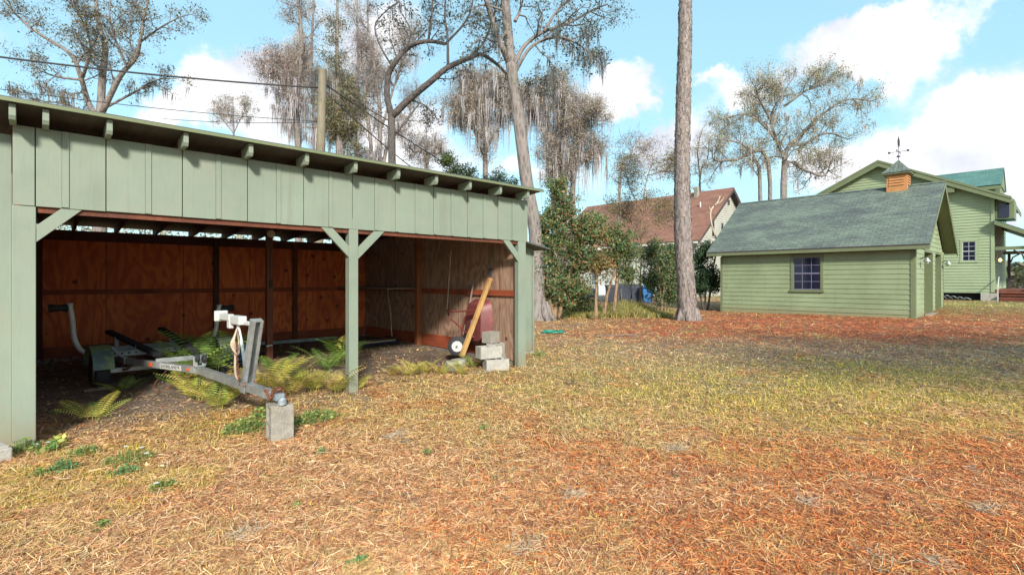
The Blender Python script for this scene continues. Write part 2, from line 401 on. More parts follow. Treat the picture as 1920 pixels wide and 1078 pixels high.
# ------------------------------------------------------------------ GROUND
Z = {  # name: soil colour (darkened as occlusion in litter gaps), (leaf, needle, blade) probability, palettes
 'tan':   ((.36, .21, .13), (.6, .6, .12), 'tan'),
 'straw': ((.24, .09, .04), (.22, 1.0, .04), 'straw'),
 'red':   ((.24, .06, .022), (.15, .9, .03), 'red'),
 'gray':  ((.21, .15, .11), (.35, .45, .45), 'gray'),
 'grass': ((.24, .18, .05), (.15, .1, 1.0), 'grass'),
 'dry':   ((.33, .24, .12), (.25, .25, .8), 'dry'),
 'green': ((.17, .20, .05), (.08, .05, 1.0), 'green'),
 'sand':  ((.33, .27, .22), (.10, .1, .03), 'gray'),
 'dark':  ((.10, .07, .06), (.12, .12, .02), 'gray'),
}
ZN = list(Z)
BL = [('tan', 300, 980, 500, 200, 1.1), ('tan', 900, 1000, 400, 150, 1.0), ('tan', 700, 860, 200, 50, .6), ('straw', 1650, 980, 400, 150, 4.2), ('straw', 1850, 850, 200, 60, 2.6),
      ('straw', 250, 920, 160, 25, .5), ('straw', 1180, 900, 160, 50, .7), ('red', 1570, 608, 280, 18, 8.0), ('red', 1330, 622, 120, 8, 2.5), ('red', 1750, 628, 150, 11, 5.0),
      ('gray', 1620, 658, 300, 20, 2.2), ('gray', 1500, 645, 200, 14, 1.2), ('gray', 1880, 690, 120, 20, 1.6), ('gray', 1300, 650, 130, 14, .7),  # grey-brown dirt, with the shade band across the yard put into its colour
      ('grass', 1560, 738, 330, 36, 3.6), ('grass', 1800, 778, 250, 36, 4.0), ('grass', 1250, 745, 180, 30, .9), ('grass', 560, 790, 130, 26, .7), ('grass', 950, 705, 120, 12, .6), ('grass', 1060, 650, 120, 14, .5),
      ('dry', 1000, 770, 230, 60, 1.5), ('dry', 860, 740, 160, 35, 1.3), ('dry', 1130, 680, 200, 30, 1.1), ('dry', 600, 760, 140, 30, .8), ('dry', 1120, 612, 160, 16, 1.0),
      ('green', 1850, 580, 170, 10, 4.0), ('green', 1080, 592, 100, 10, .9), ('green', 1500, 700, 300, 14, .6),
      ('tan', 1150, 640, 160, 14, .6), ('straw', 930, 650, 60, 20, .6), ('grass', 380, 800, 90, 25, .6)]
_vr = np.random.default_rng(99).uniform(-1, 1, (6, 64, 64))
def vnoise(x, y, s, k):
    a = x/s+17.3*k; b = y/s-9.1*k; i = np.floor(a).astype(int); j = np.floor(b).astype(int); f = a-i; g = b-j
    f = f*f*(3-2*f); g = g*g*(3-2*g); T = _vr[k % 6]; q = lambda u, v: T[u % 64, v % 64]
    return (q(i, j)*(1-f)+q(i+1, j)*f)*(1-g)+(q(i, j+1)*(1-f)+q(i+1, j+1)*f)*g
def zones(x, y):
    px, py, d = proj(x, y)
    W = np.zeros((len(ZN),)+x.shape)
    n = np.sin(x*1.1+.7*y)*np.cos(y*.9-.3*x)
    n2 = np.sin(x*2.9+1.7)*np.sin(y*3.3+.6*x)+.5*np.sin(x*6.1-y*4.7)
    W[ZN.index('tan')] += .28+.12*n; W[ZN.index('dry')] += .22-.1*n; W[ZN.index('grass')] += .12+.08*n2; W[ZN.index('straw')] += .10
    front = d > 1.2
    v = [vnoise(x, y, 1.5, k)*.6+vnoise(x, y, .55, k+1)*.55+vnoise(x, y, .2, k+2)*.35 for k in range(5)]
    sh = np.where(front, 1, 0)
    for nme, cx, cy, rx, ry, s in BL:
        lx = (px-cx)/rx; ly = np.log(np.maximum(py-525, 1)/(cy-525))/(ry/(cy-525))
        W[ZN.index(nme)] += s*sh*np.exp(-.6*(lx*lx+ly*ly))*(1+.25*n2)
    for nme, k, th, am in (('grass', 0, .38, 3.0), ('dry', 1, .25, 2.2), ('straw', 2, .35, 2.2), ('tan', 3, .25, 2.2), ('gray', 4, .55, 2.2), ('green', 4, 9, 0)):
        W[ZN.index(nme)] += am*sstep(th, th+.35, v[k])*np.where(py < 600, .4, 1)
    W[ZN.index('sand')] += 1.6*sstep(.62, .85, -v[1])
    W *= 1
    # shed floor
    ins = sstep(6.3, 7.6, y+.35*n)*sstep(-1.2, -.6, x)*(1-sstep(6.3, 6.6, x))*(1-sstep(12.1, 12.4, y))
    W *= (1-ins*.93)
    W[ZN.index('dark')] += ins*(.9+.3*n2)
    sp = np.exp(-(((x-.95)/.8)**2+((y-6.95)/.45)**2)*.8); W[ZN.index('sand')] += 2.2*sp*(1+.3*n2)
    W[ZN.index('sand')] += ins*.35*(1+n)
    W[ZN.index('green')] += np.where(front, sstep(38, 60, d)*2, .3)
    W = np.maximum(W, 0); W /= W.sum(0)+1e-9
    return W
def axis(parts):
    a = []
    for s, e, st in parts: a += list(np.arange(s, e, st))
    a.append(parts[-1][1]); return np.array(a)
def build_ground():
    xs = axis([(-900, -60, 60), (-60, -10, 2.5), (-10, -2, .5), (-2, 12, .12), (12, 34, .3), (34, 80, 1.5), (80, 300, 20), (300, 900, 60)])
    ys = axis([(-900, -60, 60), (-60, -12, 2.5), (-12, -2, .5), (-2, 13, .12), (13, 34, .4), (34, 80, 1.5), (80, 300, 20), (300, 900, 60)])
    X, Y = np.meshgrid(xs, ys); Hh = gh(X, Y)
    V = np.stack([X, Y, Hh], -1).reshape(-1, 3); nx = len(xs); ny = len(ys)
    i = (np.arange(ny-1)[:, None]*nx+np.arange(nx-1)[None, :]).ravel()
    Fi = np.stack([i, i+1, i+nx+1, i+nx], -1)
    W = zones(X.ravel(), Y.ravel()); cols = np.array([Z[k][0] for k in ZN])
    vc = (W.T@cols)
    m, nt, b = newmat('leafy_yard_ground')
    at = nt.nodes.new('ShaderNodeAttribute'); at.attribute_name = 'Col'
    oc = objc(nt)
    n1 = noise(nt, oc, 3, 8, .7); col = mix(nt, at.outputs['Color'], (0, 0, 0), mapr(nt, n1, .35, .65, .35, 0))
    n2 = noise(nt, oc, 30, 6, .75); col = mix(nt, col, (.5, .36, .2), mapr(nt, n2, .55, .75, 0, .5))
    n3 = noise(nt, mapping(nt, oc, (1, 1, 1), (5, 3, 1)), 14, 6, .7); col = mix(nt, col, (.06, .045, .03), mapr(nt, n3, .55, .72, 0, .6))
    nt.links.new(col, b.inputs['Base Color']); b.inputs['Roughness'].default_value = .95
    bump(nt, b, n2, .9, .03)
    o = npmesh('ground', V, Fi, m, smooth=True)
    a = o.data.color_attributes.new('Col', 'FLOAT_COLOR', 'POINT')
    c4 = np.ones((len(V), 4), np.float32); c4[:, :3] = vc; a.data.foreach_set('color', c4.ravel())
    tag(o, 'yard ground of dry leaves, pine straw and thin grass', 'ground', kind='structure')
build_ground()

PAL = {
 'tan':   ([(.64, .40, .26), (.54, .29, .17), (.60, .38, .22), (.38, .18, .10), (.70, .50, .36), (.60, .30, .14), (.30, .14, .09)], [(.50, .25, .13), (.60, .36, .20), (.38, .17, .09), (.20, .09, .05), (.66, .46, .30)], [(.52, .40, .18), (.48, .42, .16), (.62, .48, .28)]),
 'straw': ([(.52, .27, .12), (.60, .40, .25), (.36, .15, .07)], [(.58, .17, .05), (.64, .24, .07), (.42, .11, .035), (.68, .34, .14), (.24, .08, .035), (.14, .05, .03)], [(.45, .36, .12), (.40, .34, .10)]),
 'red':   ([(.36, .13, .06), (.45, .22, .12)], [(.46, .11, .035), (.52, .14, .045), (.36, .08, .03), (.56, .22, .09)], [(.35, .26, .08)]),
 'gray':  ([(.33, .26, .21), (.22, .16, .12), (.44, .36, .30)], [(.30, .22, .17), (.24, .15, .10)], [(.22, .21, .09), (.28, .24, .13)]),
 'grass': ([(.48, .34, .15), (.40, .22, .09)], [(.48, .32, .12)], [(.52, .42, .06), (.60, .48, .08), (.36, .34, .05), (.62, .48, .13), (.28, .30, .05)]),
 'dry':   ([(.58, .42, .24), (.42, .25, .13)], [(.55, .38, .18), (.42, .26, .12)], [(.56, .47, .22), (.62, .52, .30), (.46, .41, .15), (.36, .33, .11), (.52, .38, .18)]),
 'green': ([(.45, .34, .15)], [(.4, .3, .12)], [(.20, .27, .05), (.32, .34, .07), (.42, .38, .11), (.15, .20, .04)]),
}
def forbid(x, y):
    g = (x > 24.65) & (x < 31.7) & (y > 3.7) & (y < 11.6)
    h = (x > 49.8) & (y > 2.6)
    w = (x > 6.15) & (x < 7.7) & (y > 7.45) & (y < 12.1)
    w2 = (y > 11.95) & (y < 12.2) & (x < 6.2) & (x > -.3)
    return g | h | w | w2
def scatter(kind, n, seed):
    r = np.random.default_rng(seed)
    n = int(n*1.22); px = np.where(r.uniform(0, 1, n) < .82, r.uniform(-160, 2080, n), np.where(r.uniform(0, 1, n) < .3, r.uniform(-500, -160, n), r.uniform(2080, 2900, n))); t = r.uniform(0, 1, n)**1.25
    py = 525+34+t*760; d = 960*HCAM/(py-525)
    u = (px-960)/960
    x = d*(CF+u*SF); y = d*(SF-u*CF)
    x += r.normal(0, .02, n)*d; y += r.normal(0, .02, n)*d
    W = zones(x, y); ci = {'leaf': 0, 'needle': 1, 'blade': 2}[kind]
    pr = np.array([Z[k][1][ci] for k in ZN]); p = W.T@pr
    # clumpy density
    cl = np.sin(x*3.3+y*1.9)*np.sin(y*3.9-x*1.3)+.5*np.sin(x*9.1+2)*np.sin(y*8.3)
    p = p*(1+.45*cl*(1 if kind == 'blade' else -.6))
    keep = (r.uniform(0, 1, n) < p) & ~forbid(x, y)
    x, y, d = x[keep], y[keep], d[keep]; W = W[:, keep]; m = len(x)
    Wc = np.cumsum(W, 0); zi = (r.uniform(0, 1, m)[None, :] > Wc).sum(0).clip(0, len(ZN)-1)
    col = np.zeros((m, 3))
    for i, k in enumerate(ZN):
        s = zi == i; pal = np.array(PAL[Z[k][2]][ci]); col[s] = pal[r.integers(0, len(pal), s.sum())]
    col *= r.uniform(.70, 1.30, (m, 1))*np.array([1.22, 1.17, 1.06]); col = col.clip(0, .85)
    z = gh(x, y); sc = 1+np.maximum(d-5, 0)/16
    a = r.uniform(0, 2*math.pi, m)
    if kind == 'leaf':
        L = r.uniform(.008, .024, m)*sc*np.where(r.uniform(0, 1, m) < .07, 1.8, 1); w = L*r.uniform(.28, .52, m)
        tilt = r.normal(0, .22, m); roll = r.normal(0, .38, m); curl = r.uniform(-.2, .4, m)
        D = np.stack([np.cos(a)*np.cos(tilt), np.sin(a)*np.cos(tilt), np.sin(tilt)], -1)
        S = np.stack([-np.sin(a)*np.cos(roll), np.cos(a)*np.cos(roll), np.sin(roll)], -1)
        U = np.cross(D, S)
        c = np.stack([x, y, z+r.uniform(.002, .02, m)], -1)
        l = L[:, None]; ww = w[:, None]; cu = (curl*L)[:, None]
        P = [c-D*l, c-D*l*.25+S*ww-U*cu*.3, c+D*l*.45+S*ww*.85-U*cu*.3, c+D*l+U*cu, c+D*l*.45-S*ww*.85-U*cu*.3, c-D*l*.25-S*ww-U*cu*.3]
        V = np.stack(P, 1); V[:, :, 2] = np.maximum(V[:, :, 2], z[:, None]+.001); V = V.reshape(-1, 3)
        b = np.arange(m)*6
        F1 = np.stack([b, b+1, b+2, b+3], -1); F2 = np.stack([b, b+3, b+4, b+5], -1)
        return V, np.concatenate([F1, F2]), np.concatenate([col, col*.92])
    if kind == 'needle':
        L = r.uniform(.03, .085, m)*np.minimum(sc, 1.8); w = r.uniform(.0007, .0015, m)*(1+d/5)
        tilt = r.normal(0, .16, m); bend = r.normal(0, .25, m)
        D = np.stack([np.cos(a), np.sin(a), np.sin(tilt)], -1); S = np.stack([-np.sin(a), np.cos(a), r.normal(0, .3, m)], -1)
        c = np.stack([x, y, z+r.uniform(.003, .028, m)], -1); l = L[:, None]; ww = w[:, None]; be = (bend*L)[:, None]
        V = np.stack([c-D*l-S*ww, c-D*l+S*ww, c+S*(be*.4+ww), c+S*(be*.4-ww), c+D*l+S*(-be*.4+ww*.5), c+D*l+S*(-be*.4-ww*.5)], 1)
        V[:, :, 2] = np.maximum(V[:, :, 2], z[:, None]+.001); V = V.reshape(-1, 3)
        b = np.arange(m)*6
        return V, np.concatenate([np.stack([b, b+1, b+2, b+3], -1), np.stack([b+3, b+2, b+4, b+5], -1)]), np.concatenate([col, col])
    L = r.uniform(.02, .055, m)*np.minimum(sc, 2.0); w = r.uniform(.001, .0021, m)*(1+d/5)
    lean = r.uniform(.3, 1.5, m); D = np.stack([np.cos(a)*np.sin(lean), np.sin(a)*np.sin(lean), np.cos(lean)], -1)
    D2 = np.stack([np.cos(a)*np.sin(lean+.6), np.sin(a)*np.sin(lean+.6), np.cos(lean+.6)], -1)
    b2 = a+r.normal(math.pi/2, .4, m); S = np.stack([np.cos(b2), np.sin(b2), 0*a], -1)
    c = np.stack([x, y, z-.002], -1); l = L[:, None]; ww = w[:, None]
    V = np.stack([c-S*ww, c+S*ww, c+D*l*.6+S*ww*.8, c+D*l*.6-S*ww*.8, c+D*l*.6+D2*l*.6+S*ww*.2, c+D*l*.6+D2*l*.6-S*ww*.2], 1)
    V[:, :, 2] = np.maximum(V[:, :, 2], z[:, None]-.003); V = V.reshape(-1, 3); b = np.arange(m)*6
    return V, np.concatenate([np.stack([b, b+1, b+2, b+3], -1), np.stack([b+3, b+2, b+4, b+5], -1)]), np.concatenate([col, col])
def build_scatter():
    V, Fi, c = scatter('leaf', 330000, 1)
    tag(npmesh('fallen_leaves', V, Fi, M['litter'], col=c), 'fallen dry leaves scattered over the yard', 'leaf litter', kind='stuff')
    V, Fi, c = scatter('needle', 760000, 2)
    tag(npmesh('pine_straw', V, Fi, M['litter'], col=c), 'loose rust coloured pine needles over the yard', 'pine straw', kind='stuff')
    V, Fi, c = scatter('blade', 620000, 3)
    tag(npmesh('lawn_grass', V, Fi, M['leaf'], col=c), 'thin yellowing grass over the yard', 'grass', kind='stuff')
build_scatter()
# ------------------------------------------------------------------ helpers for buildings
def slab(name, mat, parent, p00, p10, p11, p01, th, uvo=(0, 0)):
    """sheet with thickness; UV in metres: u along p00->p10, v along p00->p01"""
    P = [Vector(p) for p in (p00, p10, p11, p01)]
    n = (P[1]-P[0]).cross(P[3]-P[0]).normalized()
    if n.z < 0: n = -n
    off = Vector((0, 0, 0)); q = parent
    while q is not None: off += q.location; q = q.parent
    vs = [p-off for p in P]+[p-n*th-off for p in P]
    me = bpy.data.meshes.new(name)
    me.from_pydata([tuple(v) for v in vs], [], [(0,1,2,3),(7,6,5,4),(0,4,5,1),(1,5,6,2),(2,6,7,3),(3,7,4,0)])
    e1 = (P[1]-P[0]).normalized(); e2 = (n.cross(e1)).normalized(); o0 = P[0]-off
    if (P[3]-P[0]).dot(e2) < 0: e2 = -e2
    uvl = me.uv_layers.new(name='UVMap')
    for l in me.loops:
        w = Vector(me.vertices[l.vertex_index].co)-o0
        uvl.data[l.index].uv = (w.dot(e1)+uvo[0], w.dot(e2)+uvo[1])
    me.materials.append(mat); me.update()
    o = bpy.data.objects.new(name, me); COL.objects.link(o); o.parent = parent
    return o
def siding(mb, org, ax, out, z0, z1, ext, holes=(), ex=.2, b=.032, t=.010):
    """lap boards; ax = unit vector along wall, out = outward normal; ext(z)->(a0,a1)"""
    org = Vector(org); ax = Vector(ax); out = Vector(out); up = Vector((0, 0, 1)); z = z0
    while z < z1-.02:
        zt = min(z+ex, z1); zm = (z+zt)/2
        a0, a1 = ext(zm)
        if a1-a0 > .05:
            segs = [(a0, a1)]
            for h0, h1, hz0, hz1 in holes:
                if zt > hz0+.02 and z < hz1-.02:
                    ns = []
                    for s0, s1 in segs:
                        if h1 <= s0 or h0 >= s1: ns.append((s0, s1)); continue
                        if h0 > s0: ns.append((s0, h0))
                        if h1 < s1: ns.append((h1, s1))
                    segs = ns
            for s0, s1 in segs:
                p = org+ax*s0+up*z
                mb.prism([p, p+out*b, p+up*(zt-z)+out*t, p+up*(zt-z)], ax*(s1-s0))
        z = zt
    return mb

# ------------------------------------------------------------------ OPEN SHED
def build_shed():
    S = thing('open_shed', 'long green open-front board shed with a brown plywood inside and slanted rafter tails', 'shed', (3, 6.3, 0))
    YF = 6.3; YB = 12.0; XL = -.145; XR = 6.25
    zt = lambda y: 3.0-(y-5.84)*.068           # roof underside... slopes down to the back
    # roof
    zf, zb = 3.035, 2.53
    Yr0, Yr1 = 6.0, 12.35
    slab('roof', M['roof_metal'], S, (-.75, Yr0, zf), (6.32, Yr0, zf), (6.32, Yr1, zb), (-.75, Yr1, zb), .022)
    # underside boards (a sheet below the roof skin)
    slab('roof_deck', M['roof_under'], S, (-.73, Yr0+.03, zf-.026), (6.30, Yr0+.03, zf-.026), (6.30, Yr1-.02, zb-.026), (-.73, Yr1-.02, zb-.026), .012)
    MB().bx(-.76, 6.33, Yr0-.020, Yr0-.002, zf-.045, zf-.014).build('eave_trim', M['gar_trim'], S, bevel=.003)
    fz = lambda y: zf-.042-(y-Yr0)*(zf-zb)/(Yr1-Yr0)
    xs = [-.27, .05]+[.49+.61*k for k in range(0, 10)]
    for i, x in enumerate(xs):
        if x < -.2: x = -.16
        y0 = Yr0+.035; y1 = Yr1-.06; w = .045
        P = [(x, y0, fz(y0)), (x, y1, fz(y1)), (x, y1, fz(y1)-.13), (x, y0+.03, fz(y0)-.13), (x, y0, fz(y0)-.10)]
        P1 = [(x, y0, fz(y0)), (x, YF+.028, fz(YF)), (x, YF+.028, 2.874), (x, YF-.004, 2.874), (x, YF-.006, 2.858), (x, y0+.02, 2.855), (x, y0, 2.89)]
        P2 = [(x, YF+.03, fz(YF+.03)), (x, y1, fz(y1)), (x, y1, fz(y1)-.13), (x, YF+.03, fz(YF+.03)-.13)]
        MB().prism(P1, (w, 0, 0)).build('rafter_tail', M['shed_green'], S, bevel=.004)
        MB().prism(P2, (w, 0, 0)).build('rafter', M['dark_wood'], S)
    # truss plates marks on soffit are left as small vents
    # front fascia boards
    f = MB(); x = XL; edges = [XL, .005, .19]
    while edges[-1]+.316 < XR-.1: edges.append(edges[-1]+.316)
    edges.append(XR)
    ztop = 2.872
    for k in range(len(edges)-1):
        j = .004*((k*7) % 3)
        f.prism([(edges[k]+.004, YF, 2.165-j*.4), (edges[k+1]-.004, YF, 2.165-j*.4), (edges[k+1]-.004, YF, ztop), (edges[k]+.004, YF, ztop)], (0, .018, 0))
    f.build('fascia', M['shed_green'], S, bevel=.003)
    b = MB()
    for k in range(1, len(edges)-1):
        if k % 2 == 0 or k > 12: MB().bx(edges[k]-.004, edges[k]+.045, YF-.0105, YF-.001, 2.170, ztop-.001).build('batten', M['shed_green'], S, bevel=.002)
    MB().bx(XL, XR, YF+.02, YF+.026, 2.17, ztop).build('fascia_backing', M['dark_wood'], S)
    MB().bx(.02, XR-.06, YF+.03, YF+.075, 2.11, 2.33).build('header_beam', M['brown_wood'], S)
    # posts
    MB().bx(-.145, .01, YF+.004, YF+.09, -.05, 2.16).build('post', M['shed_green'], S, bevel=.006)
    MB().bx(-.60, -.15, YF+.12, YF+.15, -.05, 2.80).build('corner_board', M['shed_green'], S, bevel=.004)
    MB().bx(2.99, 3.115, YF+.005, YF+.12, -.12, 2.30).build('post', M['shed_green'], S, bevel=.006)
    p = MB().bx(6.03, 6.205, YF+.003, YF+.10, -.05, 2.165); p.build('post', M['shed_green'], S, bevel=.006)
    def brace(x0, x1, y0=YF+.008):
        s = 1 if x1 > x0 else -1; w = .115; zb_ = 2.16
        P = [(x0, y0, zb_-abs(x1-x0)), (x1, y0, zb_), (x1-s*w*1.3, y0, zb_), (x0, y0, zb_-abs(x1-x0)+w*1.3)]
        MB().prism(P, (0, .04, 0)).build('brace', M['shed_green'], S, bevel=.003)
    brace(.012, .33); brace(2.988, 2.62); brace(3.117, 3.50); brace(6.028, 5.68)
    # back wall
    MB().bx(-.05, 6.12, YB, YB+.016, .14, 2.36).build('back_wall', M['ply_red'], S)
    g = MB().bx(-.04, 6.05, YB-.04, YB-.002, 1.24, 1.33); g.build('wall_rail', M['brown_wood2'], S)
    MB().bx(-.04, 6.05, YB-.045, YB-.003, .12, .33).build('sill_board', M['brown_wood2'], S)
    MB().bx(-.04, 6.05, YB-.045, YB-.003, 2.20, 2.38).build('top_plate', M['dark_wood'], S)
    for x in (.0, 2.70, 4.3):
        MB().bx(x, x+.10, YB-.10, YB-.048, 0, 2.375).build('wall_stud', M['dark_wood'] if x != 4.3 else M['brown_wood'], S)
    # left wall (inside and outside)
    MB().bx(-.12, -.10, YF+.10, YB+.016, -.02, 2.45).build('left_wall', M['ply_red'], S)
    MB().bx(-.150, -.125, YF+.10, YB+.016, -.02, 2.45).build('left_cladding', M['shed_green'], S)
    # right wall
    XW = 6.10
    MB().bx(XW, XW+.016, YF+.11, YB-.001, .10, 2.62).build('right_wall', M['ply_pale'], S)
    MB().bx(XW+.02, XW+.04, YF+.11, YB+.05, -.02, 2.62).build('right_cladding', M['shed_green'], S)
    MB().bx(XW-.04, XW-.002, YF+.11, 9.33, 1.22, 1.32).build('wall_rail', M['brown_wood2'], S)
    MB().bx(XW-.04, XW-.002, 9.5, YB-.05, 1.25, 1.34).build('wall_rail', M['brown_wood2'], S)
    MB().bx(XW-.04, XW-.002, 6.8, 9.33, .13, .37).build('sill_board', M['brown_wood2'], S)
    MB().bx(XW-.04, XW-.002, 9.5, YB-.05, .13, .36).build('sill_board', M['brown_wood2'], S)
    MB().bx(XW-.05, XW-.002, 6.8, YB-.05, .02, .115).build('sill_skid', M['grey_wood'], S)
    MB().bx(XW-.13, XW-.005, 9.36, 9.47, -.03, 2.62).build('wall_post', M['orange_wood'], S, bevel=.006)
    MB().bx(XW-.06, XW-.003, YF+.12, 9.33, 2.38, 2.5).build('top_plate', M['brown_wood2'], S)
    # mid row post, beam, fittings
    mp = MB().bx(2.94, 3.04, 9.36, 9.46, -.05, 2.62).build('inner_post', M['brown_wood'], S, bevel=.006)
    MB().bx(-.09, 6.05, 9.30, 9.35, 2.46, 2.60).build('inner_beam', M['dark_wood'], S)
    lf = MB().lathe((2.99, 9.34, 2.30), (0, -1, 0), [(0, .08), (.05, .07), (.07, .03), (.055, .0), (0, 0)], 14); lf.build('lamp_holder', M['rope'], mp, smooth='auto')
    MB().bx(2.975, 3.02, 9.335, 9.358, 1.36, 1.50).bx(2.985, 3.01, 9.318, 9.335, 1.38, 1.42).bx(2.985, 3.01, 9.318, 9.335, 1.44, 1.48).build('switch_box', M['black'], mp)
    MB().tube([(2.995, 9.35, 1.5), (2.99, 9.345, 1.9), (2.995, 9.35, 2.25)], .005, 5).build('wire', M['cable'], mp)
    MB().cyl((2.92, 9.34, .36), (3.02, 9.34, .37), .014).build('hook', M['white'], mp)
    # workbench shelf in the far corner
    MB().bx(5.35, 6.05, 9.55, 11.9, 1.30, 1.335).build('shelf', M['grey_wood'], S)
    # lean-to on the right side
    lf = MB()
    e = 6.35
    while e < 7.55:
        w = min(.30, 7.6-e); lf.bx(e+.003, e+w-.003, 7.5, 7.52, .04, 2.34-(e-6.3)*.16); e += w
    lf.build('lean_to_front', M['shed_green'], S, bevel=.002)
    for x in (6.64, 6.95, 7.26, 7.57): MB().bx(x, x+.04, 7.482, 7.499, .05, 2.30-(x-6.3)*.16).build('batten', M['shed_green'], S)
    MB().bx(7.60, 7.62, 7.522, 12.0, .04, 2.10).build('lean_to_side', M['shed_green'], S)
    MB().bx(6.2, 7.62, 7.51, 7.6, -.03, .035).build('lean_to_footing', M['concrete'], S)
    slab('lean_to_roof', M['roof_metal'], S, (6.16, 7.2, 2.43), (7.82, 7.2, 2.15), (7.82, 12.2, 2.15), (6.16, 12.2, 2.43), .03)
    return S
SHED = build_shed()

# ------------------------------------------------------------------ GARAGE
def window(parent, name, c0, ax, out, w, z0, z1, ncol, nrow, trim=.1, glass='black_glass', sash='sash_blue', trimmat='gar_trim'):
    """c0 = centre on wall plane (z=0); glass w wide"""
    c = Vector(c0); ax = Vector(ax); out = Vector(out); up = Vector((0, 0, 1))
    def bar(a0, a1, za, zb, o0, o1, mb):
        p = c+ax*a0+up*za+out*o0
        mb.prism([p, p+ax*(a1-a0), p+ax*(a1-a0)+up*(zb-za), p+up*(zb-za)], out*(o1-o0)); return mb
    h = w/2; m = MB()
    bar(-h-trim, -h, z0-trim, z1+trim, .0, .05, m); bar(h, h+trim, z0-trim, z1+trim, 0, .05, m)
    bar(-h, h, z1, z1+trim, 0, .05, m); bar(-h-.03-trim, h+.03+trim, z0-trim-.002, z0-.02, .051, .085, m); bar(-h, h, z0-trim, z0, 0, .05, m)
    fr = m.build(name, M[trimmat], parent, bevel=.003)
    bar(-h, h, z0, z1, .002, .008, MB()).build('pane', M[glass], fr)
    s = MB(); t = .018
    for k in range(ncol+1):
        a = -h+w*k/ncol; tt = t*1.6 if k in (0, ncol) else t*.6; bar(max(-h, a-tt), min(h, a+tt), z0, z1, .009, .022, s)
    for k in range(nrow+1):
        z = z0+(z1-z0)*k/nrow; tt = t*1.6 if k in (0, nrow, nrow//2) else t*.6; bar(-h, h, max(z0, z-tt), min(z1, z+tt), .010, .028 if k == nrow//2 else .023, s)
    s.build('sash', M[sash], fr)
    return fr
def build_garage():
    X0, X1, Y0, Y1 = 24.8, 31.6, 3.85, 11.45
    XR = 28.2; ZR = 5.68; XE = 24.38; ZE = 2.86; OY0 = 3.33; OY1 = 12.0
    S = thing('garage', 'green lap-sided garage with a grey-green shingle roof and one small dark window', 'garage', (28.2, 7.6, 0))
    sl_ = (ZR-ZE)/(XR-XE)
    roofz = lambda x: ZR-abs(x-XR)*sl_
    # long wall facing -X
    wy = 7.61; ww = 1.08
    holes = [(wy-ww/2-.1-Y0, wy+ww/2+.1-Y0, 1.08-.1, 2.50+.1)]
    siding(MB(), (X0, Y0, 0), (0, 1, 0), (-1, 0, 0), .02-.08, 2.66, lambda z: (.0, Y1-Y0), holes, ex=.2).build('front_wall', M['gar_green'], S)
    MB().bx(X0+.002, X0+.06, Y0+.07, Y1, -.1, 2.66).build('wall_core', M['gar_green'], S)
    window(S, 'window', (X0, wy, 0), (0, 1, 0), (-1, 0, 0), ww, 1.08, 2.50, 3, 4, trim=.11)
    # gable facing -Y with two recessed door openings
    ops = [(26.65, 28.65), (29.35, 30.95)]
    hol = [(a-X0, b-X0, -1, 2.68) for a, b in ops]
    ext = lambda z: (0.02, X1-X0) if z < 2.7 else ((z-2.7)/sl_+.02-.0, X1-X0-(z-2.7)/sl_)
    siding(MB(), (X0, Y0, 0), (1, 0, 0), (0, -1, 0), -.05, 5.45, ext, hol, ex=.2).build('gable_wall', M['gar_green'], S)
    g = MB()
    for a, b in ((X0+.02, 26.65), (28.65, 29.35), (30.95, X1)): g.bx(a, b, Y0+.001, Y0+.05, -.1, 2.68)
    g.prism([(X0+.02, Y0+.001, 2.68), (X1, Y0+.001, 2.68), (XR, Y0+.001, 5.5)], (0, .05, 0)); g.build('wall_core', M['gar_green'], S)
    for a, b in ops:
        MB().bx(b-.012, b, Y0-.04, Y0+.9, -.05, 2.68).bx(a, a+.012, Y0-.04, Y0+.9, -.05, 2.68).bx(a+.012, b-.012, Y0-.04, Y0+.9, 2.664, 2.68).build('door_jamb', M['gar_trim'], S)
        d = MB()
        for k in range(5): d.bx(a+.02, b-.02, Y0+.86, Y0+.90, -.05+k*.54, .47+k*.54)
        d.build('overhead_door', M['door'], S, bevel=.01)
    # corner boards
    MB().bx(X0-.045, X0-.001, Y0-.04, Y0+.12, -.06, 2.62).build('corner_board', M['gar_trim'], S, bevel=.003)
    MB().bx(X0+.0, X0+.13, Y0-.045, Y0-.001, -.06, 2.66).build('corner_board', M['gar_trim'], S, bevel=.003)
    MB().bx(X0-.045, X0-.001, Y1-.10, Y1+.02, -.12, 2.62).build('corner_board', M['gar_trim'], S, bevel=.003)
    MB().bx(X1-.1, X1+.01, Y0-.045, Y0-.001, 0, 2.66).build('corner_board', M['gar_trim'], S)
    MB().bx(X0+.08, X1, Y1-.02, Y1, -.1, 2.66).prism([(X0+.02, Y1, 2.66), (X1, Y1, 2.66), (XR, Y1, 5.5)], (0, -.02, 0)).build('back_wall', M['gar_green'], S)
    MB().bx(X1-.06, X1, Y0+.06, Y1-.03, -.1, 2.66).build('back_wall', M['gar_green'], S)
    MB().bx(26.6, 28.6, Y0-.25, Y0-.05, .0, .10).build('door_sill', M['concrete'], S)
    # roof
    for sx, nm in ((-1, 0), (1, 1)):
        xe = XR+sx*(XR-XE)
        slab('roof', M['shingle_green'], S, (xe, OY0, ZE), (xe, OY1, ZE), (XR, OY1, ZR), (XR, OY0, ZR), .05, uvo=(nm*.2, 0))
    MB().bx(XE+.0, XE+.035, OY0+.03, OY1-.03, ZE-.19, ZE-.03).build('eave_board', M['gar_trim'], S, bevel=.004)
    MB().bx(XE-.01, XE+.09, OY0+.02, OY1-.02, ZE-.03-.02, ZE-.012).build('drip_edge', M['dark_trim'], S)
    MB().bx(XE+.04, X0-.002, OY0+.05, OY1-.05, ZE-.185, ZE-.165).build('soffit', M['gar_trim'], S)
